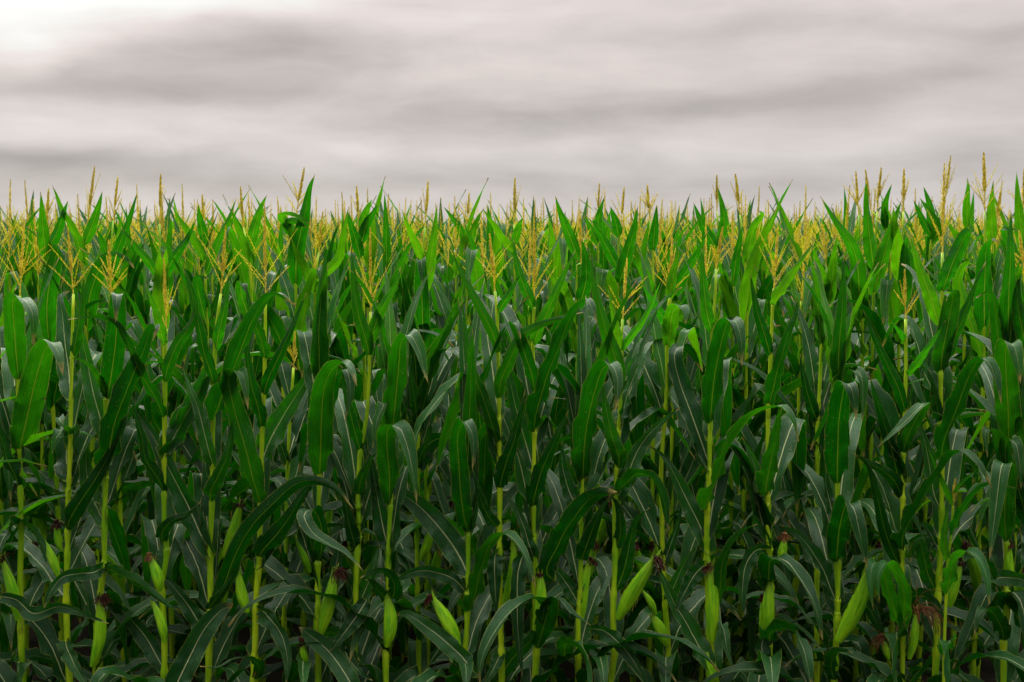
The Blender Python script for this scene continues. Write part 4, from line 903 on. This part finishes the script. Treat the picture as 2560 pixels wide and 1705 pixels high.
S_('corn plant with a blade slanting up left beyond the slender silky plant', 'E', 1735, Y2, [L('E', 84, (1740, 820), (1700, 700), (1660, 610), (1635, 500)), L('E', 70, (1735, 560), (1750, 420), (1762, 290))], ('E', 1708, 183), ('E', 1712, 380), seed=16)
S_('corn plant with a wide blade sweeping right, long tassel spike before it', 'F', 42, Y2, [L('F', 88, (35, 840), (115, 680), (190, 560), (247, 435)), L('F', 90, (40, 1000), (90, 870, .05), (110, 852, .1), (120, 930, .12))], ('F', 42, 480), ('F', 38, 800), dict(nb=5, spread=16), 17)
S_('corn plant with a pale tassel stem between narrow blades, right half', 'F', 380, Y2, [L('F', 68, (380, 865), (345, 740), (320, 660), (305, 590)), L('F', 66, (380, 760), (400, 600), (425, 470), (440, 400)), L('F', 85, (382, 1040), (360, 800, .05), (358, 660, .1), (370, 720, .12))], ('F', 382, 330), ('F', 380, 640), seed=18)
S_('third row corn plant with a leaning blade under a dark tall tassel spike', 'F', 300, Y3, [L('F', 72, (275, 560), (235, 440), (195, 360), (163, 278)), L('F', 66, (370, 520), (335, 380), (298, 188), label='blade rising to a sharp tip')], ('F', 294, 128), ('F', 283, 330), dict(nb=3, spread=14, thick=1.3), 19)
S_('corn plant with a broad blade leaning right over the funnel sheath plant', 'F', 450, Y2, [L('F', 104, (430, 940), (480, 700), (540, 500), (590, 390), (632, 305)), L('F', 72, (450, 640), (500, 420), (545, 350), (523, 328))], ('F', 397, 122), ('F', 398, 350), dict(nb=4, spread=18, thick=1.2), 20)
S_('corn plant with a pale blunt blade upright and a short golden tassel cluster', 'F', 912, Y2, [L('F', 80, (915, 812), (885, 720), (855, 620), (828, 525)), L('F', 84, (925, 880), (935, 700), (950, 560), (966, 458)), L('F', 90, (915, 1000), (860, 870, .04), (845, 740, .08), (880, 760, .1))], ('F', 878, 400), ('F', 892, 640), seed=21)
S_('corn plant with a giant blade curving up left to a long thin point', 'F', 1105, Y2, [L('F', 112, (1110, 950), (1085, 780), (1075, 620), (1040, 510), (960, 390), (870, 248), label='giant curved blade')], ('F', 1066, 108), ('F', 1060, 350), dict(nb=7, spread=34), 22)
S_('corn plant with a tall spear leaf and a broad blade leaning right', 'F', 1162, Y2, [L('F', 92, (1160, 660), (1145, 480), (1130, 300), (1121, 150)), L('F', 104, (1175, 800), (1215, 600), (1275, 400), (1322, 265))], ('F', 1208, 88), ('F', 1190, 330), dict(nb=5, spread=20, thick=1.2), 23)
S_('corn plant with a dark broad blade behind the small brown topped slender plant', 'F', 1310, Y2, [L('F', 108, (1325, 720), (1305, 560), (1285, 440), (1275, 300)), L('F', 100, (1350, 900), (1340, 720, .05), (1345, 500, .08), (1370, 460, .12))], ('F', 1335, 95), ('F', 1335, 330), dict(nb=4, spread=14, thick=1.3), 24)
S_('third row corn plant with thin leaning blades beside a tall spike', 'F', 1220, Y3, [L('F', 58, (1190, 440), (1230, 300), (1267, 175)), L('F', 52, (1240, 420), (1225, 340), (1210, 262))], ('F', 1120, 97), ('F', 1095, 330), dict(nb=3, spread=12, thick=1.3), 25)
S_('third row corn plant with two parallel blades leaning left near the thickest spikes', 'F', 1480, Y3, [L('F', 66, (1520, 440), (1480, 300), (1443, 190)), L('F', 58, (1480, 480), (1430, 360), (1385, 262)), L('F', 70, (1540, 520), (1520, 420), (1420, 250))], ('F', 1595, 18), ('F', 1598, 300), dict(nb=6, spread=18, thick=1.2), 26)
S_('third row corn plant with a narrow hooked blade standing alone against the sky', 'F', 1670, Y3, [L('F', 58, (1650, 430), (1685, 290), (1692, 210), (1688, 140))], None, None, seed=27)
S_('corn plant bearing the thickest tallest tassel spike above spread branches', 'F', 1785, Y2, [L('F', 118, (1788, 1000), (1782, 760, .04), (1795, 540, .08), (1820, 490, .12), (1860, 500, .15), label='blunt folded leaf'), L('F', 100, (1780, 1150), (1690, 900, .0), (1640, 700, .02), (1690, 618, .06), (1735, 640, .08))],
   ('F', 1778, 2), ('F', 1770, 330), dict(nb=9, spread=34, thick=1.7), 28)
S_('third row corn plant with a dark spear leaf rising through spread tassel branches', 'F', 1815, Y3, [L('F', 74, (1800, 520), (1820, 330), (1832, 158))], ('F', 1872, 215), ('F', 1850, 400), seed=29)
S_('corn plant at the right edge with a dark spear leaf and reddish tassel branches', 'F', 1985, Y2, [L('F', 78, (1990, 560), (1975, 320), (1960, 108)), L('F', 90, (1985, 700), (1900, 440, .05), (1890, 425, .1), (1985, 435, .13))], ('F', 2002, 98), ('F', 1990, 330), dict(nb=8, spread=45), 30)

# ------------------------------------------------------------------ a stock of plants for the rest of the rows
def stock_plant(seed):
    rng = np.random.default_rng(seed)
    pl = root((0, 0, 0)); H = 2.05; nodes = []
    n = 17; az = rng.uniform(0, 6.28)
    for i in range(n):
        z = 0.16 + (H - 0.20) * (i / (n - 1)) ** 0.95 + rng.uniform(-0.02, 0.02)
        e0, e1, pw, Ln, wd, kk = leaf_spec(z / H, rng)
        generic_leaf(pl, (0, 0, z), az + (i % 2) * math.pi + rng.uniform(-0.55, 0.55), e0, e1, pw, Ln, wd, rng, kk, nseg=20, nc=6); nodes.append(z)
    stalk_part([(0, 0, -0.02), (0.015, 0.01, 0.9), (0, 0, 1.6), (0, 0, H)], nodes, 0.0135, 0.004, pl)
    tassel_part((0, 0, H - 0.01), (rng.uniform(-.02, .02), rng.uniform(-.02, .02), 2.44), pl, rng, dens=1.0, thick=1.15)
    a = rng.uniform(0, 6.28)
    if seed % 3: ear_part((0.012 * math.cos(a), 0.012 * math.sin(a), 0.80), (0.06 * math.cos(a), 0.06 * math.sin(a), 1.01), 0.05, pl, rng, 'dark', 0.03)
    return pl
STOCK = [stock_plant(900 + i) for i in range(12)]
used = [False] * len(STOCK)
def copy_tree(o, parent=None):
    c = o.copy(); col.objects.link(c)
    if parent is not None: c.parent = parent
    for ch in list(o.children): copy_tree(ch, c)
    return c
ORD = {2: 'second', 3: 'third', 4: 'fourth', 5: 'fifth', 6: 'sixth', 7: 'seventh', 8: 'eighth', 9: 'ninth', 10: 'tenth'}
DESC = {2: 'corn plant of the second row, arching leaves in the gaps between the front row stalks',
        3: 'corn plant of the third row, tassel and upper leaves above the second row'}
def place(i, x, y, rot, s, row):
    o = STOCK[i]
    if used[i]: o = copy_tree(o)
    used[i] = True
    sv = max(0.97, min(1.11, 1.045 + (s - 1.0) * 0.5))
    o.location = (x, y, 0); o.rotation_euler = (0, 0, rot); o.scale = (sv, sv, sv)
    k = max(0.88, min(1.7, (2.44 * s / sv - 2.04) / 0.40))          # tall plants carry a longer tassel
    for ch in o.children:
        if ch.name.startswith('tassel'): ch.scale = (1, 1, k); ch.location = (0, 0, 2.04 * (1 - k))
    g = 'corn plants of the %s row' % ORD[row]
    tag(o, DESC.get(row, 'corn plant in the %s row back, golden tassel and leaf tips over nearer rows' % ORD[row]), 'corn plant', g)
rr = random.Random(7)
# tassel tips read along the skyline: panel, x, y
SKY = {'D': [(30, 150), (153, 155), (440, 240), (480, 220), (770, 180), (1018, 175), (1030, 190), (970, 240), (1232, 195), (1398, 230), (1170, 290), (1100, 300), (1540, 290), (605, 260), (75, 285), (720, 290), (1357, 260),
             (1745, 265), (1870, 265), (1890, 255), (1922, 220), (1982, 195), (915, 255), (1560, 250), (195, 300), (530, 190), (320, 310), (840, 260)],
       'E': [(150, 200), (255, 235), (345, 260), (395, 265), (468, 250), (643, 260), (780, 260), (840, 225), (895, 235), (938, 215), (1010, 190), (1070, 280), (1215, 265), (1280, 280), (1368, 250), (1472, 210), (1655, 265), (1770, 290),
             (1872, 235), (1845, 270), (1940, 260), (920, 300), (300, 320), (1110, 300), (1615, 290), (1160, 290), (540, 300), (70, 240), (1330, 290), (600, 320), (660, 310)],
       'F': [(207, 190), (338, 195), (445, 225), (495, 215), (520, 190), (578, 230), (713, 120), (790, 185), (843, 198), (900, 210), (1415, 200), (1012, 185), (1155, 200), (1360, 210), (650, 250), (935, 260), (240, 260), (990, 240), (1740, 160), (1860, 150), (1700, 290), (1500, 250), (460, 250), (620, 300), (750, 290), (1650, 290), (1925, 300)]}
sky = []
for k, v in SKY.items():
    for (x, y) in v: sky.append((k, x, y))
rr.shuffle(sky)
slots = []
NROW = 9
for row in range(2, NROW + 1):
    y = Y1 + 0.75 * (row - 1)
    half = y * 1280 / F_PX + 0.12
    n = int(2 * half / 0.185); off = rr.uniform(0, 0.18)
    for j in range(n + 1):
        x = -half + off + j * 0.185 + rr.uniform(-0.035, 0.035)
        if x > half: continue
        if row == 2 and any(abs(x - t) < 0.10 for t in taken[Y2]): continue
        if row == 3 and any(abs(x - t) < 0.10 for t in taken[Y3]): continue
        slots.append([x, y + rr.uniform(-0.05, 0.05), row, None])
for (k, x, yy) in sky:
    hgt = 405 - yy
    rows = [3, 4] if hgt > 140 else ([3, 4, 5, 6] if hgt > 90 else [4, 5, 6, 7, 8])
    row = rr.choice(rows); best = None
    for s_ in slots:
        if s_[2] != row or s_[3] is not None: continue
        p = at(k, x, yy, s_[1]); dx = abs(p[0] - s_[0])
        if dx < 0.11 and (best is None or dx < best[0]): best = (dx, s_, p)
    if best: best[1][0] = best[2][0]; best[1][3] = best[2][2]
cnt = 0
for (x, y, row, zt) in slots:
    if zt is None:
        zt = 2.30 + rr.uniform(-0.12, 0.08) if row == 2 else (2.46 + rr.uniform(-0.12, 0.10) + 0.012 * (row - 3))
        zt += 0.04 * max(0, x / y)
    place(rr.randrange(len(STOCK)), x, y, rr.uniform(0, 6.28), zt / 2.44, row); cnt += 1
for i, u_ in enumerate(used):
    if not u_: place(i, 0.1 * i - 0.5, Y1 + 0.75 * 8 + 0.3, 0, 1.0, 9)
print('individual stock plants', cnt)

# ------------------------------------------------------------------ the rest of the field as one mass
def stuff_variant(seed, lod):
    rng = np.random.default_rng(seed); Vs, Fs, UVs, Ms = [], [], [], []; off = 0
    def add(V, F, UV, m):
        nonlocal off
        V = np.asarray(V, float); F = np.asarray(F)
        Vs.append(V); Fs.append(F + off); UVs.append(UV if UV is not None else np.full((len(V), 2), 0.4)); Ms.append(np.full(len(F), m)); off += len(V)
    H = 2.02; n = 13 if lod == 0 else 9; az = rng.uniform(0, 6.28); z0 = 1.0 if lod == 0 else 1.35
    for i in range(n):
        z = z0 + (H - 0.04 - z0) * i / (n - 1)
        e0, e1, pw, Ln, wd, kk = leaf_spec(z / H, rng)
        V, F, UV = generic_leaf(None, (0, 0, z), az + (i % 2) * math.pi + rng.uniform(-.6, .6), e0, e1, pw, Ln, wd * 0.9, rng, kk, nseg=9 if lod == 0 else 6, nc=2, arrays=True, ruffle=0)
        add(V, F, UV, 0)
    def prism(p0, p1, r0, r1, m):
        p0 = np.array(p0, float); p1 = np.array(p1, float); ax = nrm(p1 - p0); a = nrm(np.cross(ax, [0.3, 1, 0.1])); b = np.cross(ax, a); V = []
        for p, r in ((p0, r0), (p1, r1)):
            for k in range(3): t = k * 2.094; V.append(p + r * (a * math.cos(t) + b * math.sin(t)))
        add(V, [(0, 1, 4, 3), (1, 2, 5, 4), (2, 0, 3, 5)], None, m)
    prism((0, 0, 0.0 if lod == 0 else 1.0), (0, 0, H), 0.012, 0.004, 1)
    prism((0, 0, H + 0.15), (0, 0, 2.30), 0.006, 0.0055, 2); prism((0, 0, 2.30), (rng.uniform(-.01, .01), 0, 2.47), 0.0055, 0.001, 2); prism((0, 0, H), (0, 0, H + 0.15), 0.003, 0.003, 2)
    for i in range(9 if lod == 0 else 5):
        a = rng.uniform(0, 6.28); sp = R(rng.uniform(18, 45)); z = H + 0.06 + rng.uniform(0, 0.12); bl = rng.uniform(0.12, 0.19)
        prism((0, 0, z), (math.cos(a) * math.sin(sp) * bl, math.sin(a) * math.sin(sp) * bl, z + math.cos(sp) * bl), 0.0022, 0.0016, 2)
    return np.vstack(Vs), np.vstack(Fs), np.vstack(UVs), np.concatenate(Ms)
SV = [[stuff_variant(60 + i, l) for i in range(8)] for l in (0, 1)]
fr = np.random.default_rng(3)
BV, BF, BU, BM = [], [], [], []; off = 0; nst = 0
def put(x, y, lod, s):
    global off, nst
    V, F, U, M = SV[lod][fr.integers(8)]
    a = fr.uniform(0, 6.28); c, s_ = math.cos(a), math.sin(a)
    W = np.empty_like(V); W[:, 0] = (V[:, 0] * c - V[:, 1] * s_) * s + x; W[:, 1] = (V[:, 0] * s_ + V[:, 1] * c) * s + y; W[:, 2] = V[:, 2] * s + fall(y)
    BV.append(W.astype(np.float32)); BF.append(F + off); BU.append(U); BM.append(M); off += len(V); nst += 1
row = 1
while True:
    y = Y1 + 0.75 * (row - 1)
    if y > 31: break
    half = y * 1280 / F_PX + 0.12
    sp = 0.185 if y < 24 else (0.25 if y < 50 else 0.42)
    lod = 0 if y < 22 else 1
    margin = 1.3 if y < 14 else (2.5 if y < 30 else 5)
    if row <= NROW:
        xs = [sgn * (half + 0.10 + k * sp + fr.uniform(-.03, .03)) for sgn in (-1, 1) for k in range(int(1.5 / sp))]
    else:
        xs = np.arange(-half - margin, half + margin, sp) + fr.uniform(-.04, .04)
    for x in xs:
        s = 1.015 + fr.uniform(-0.07, 0.065) + 0.012 * max(0, x / y) - (0.07 if row == 1 else 0)
        put(x + fr.uniform(-.03, .03), y + fr.uniform(-.06, .06), lod, s)
    row += 1 if y < 50 else 2
fo = mesh_obj('corn_field', np.vstack(BV), np.vstack(BF), [M_LEAF, M_STALK, M_TASSEL_G], None, np.vstack(BU), True, np.concatenate(BM).astype(np.int32))
tag(fo, 'dense mass of green and gold corn behind the near rows up to the skyline', 'corn field', None, 'stuff')
print('mass plants', nst, 'faces', len(fo.data.polygons))
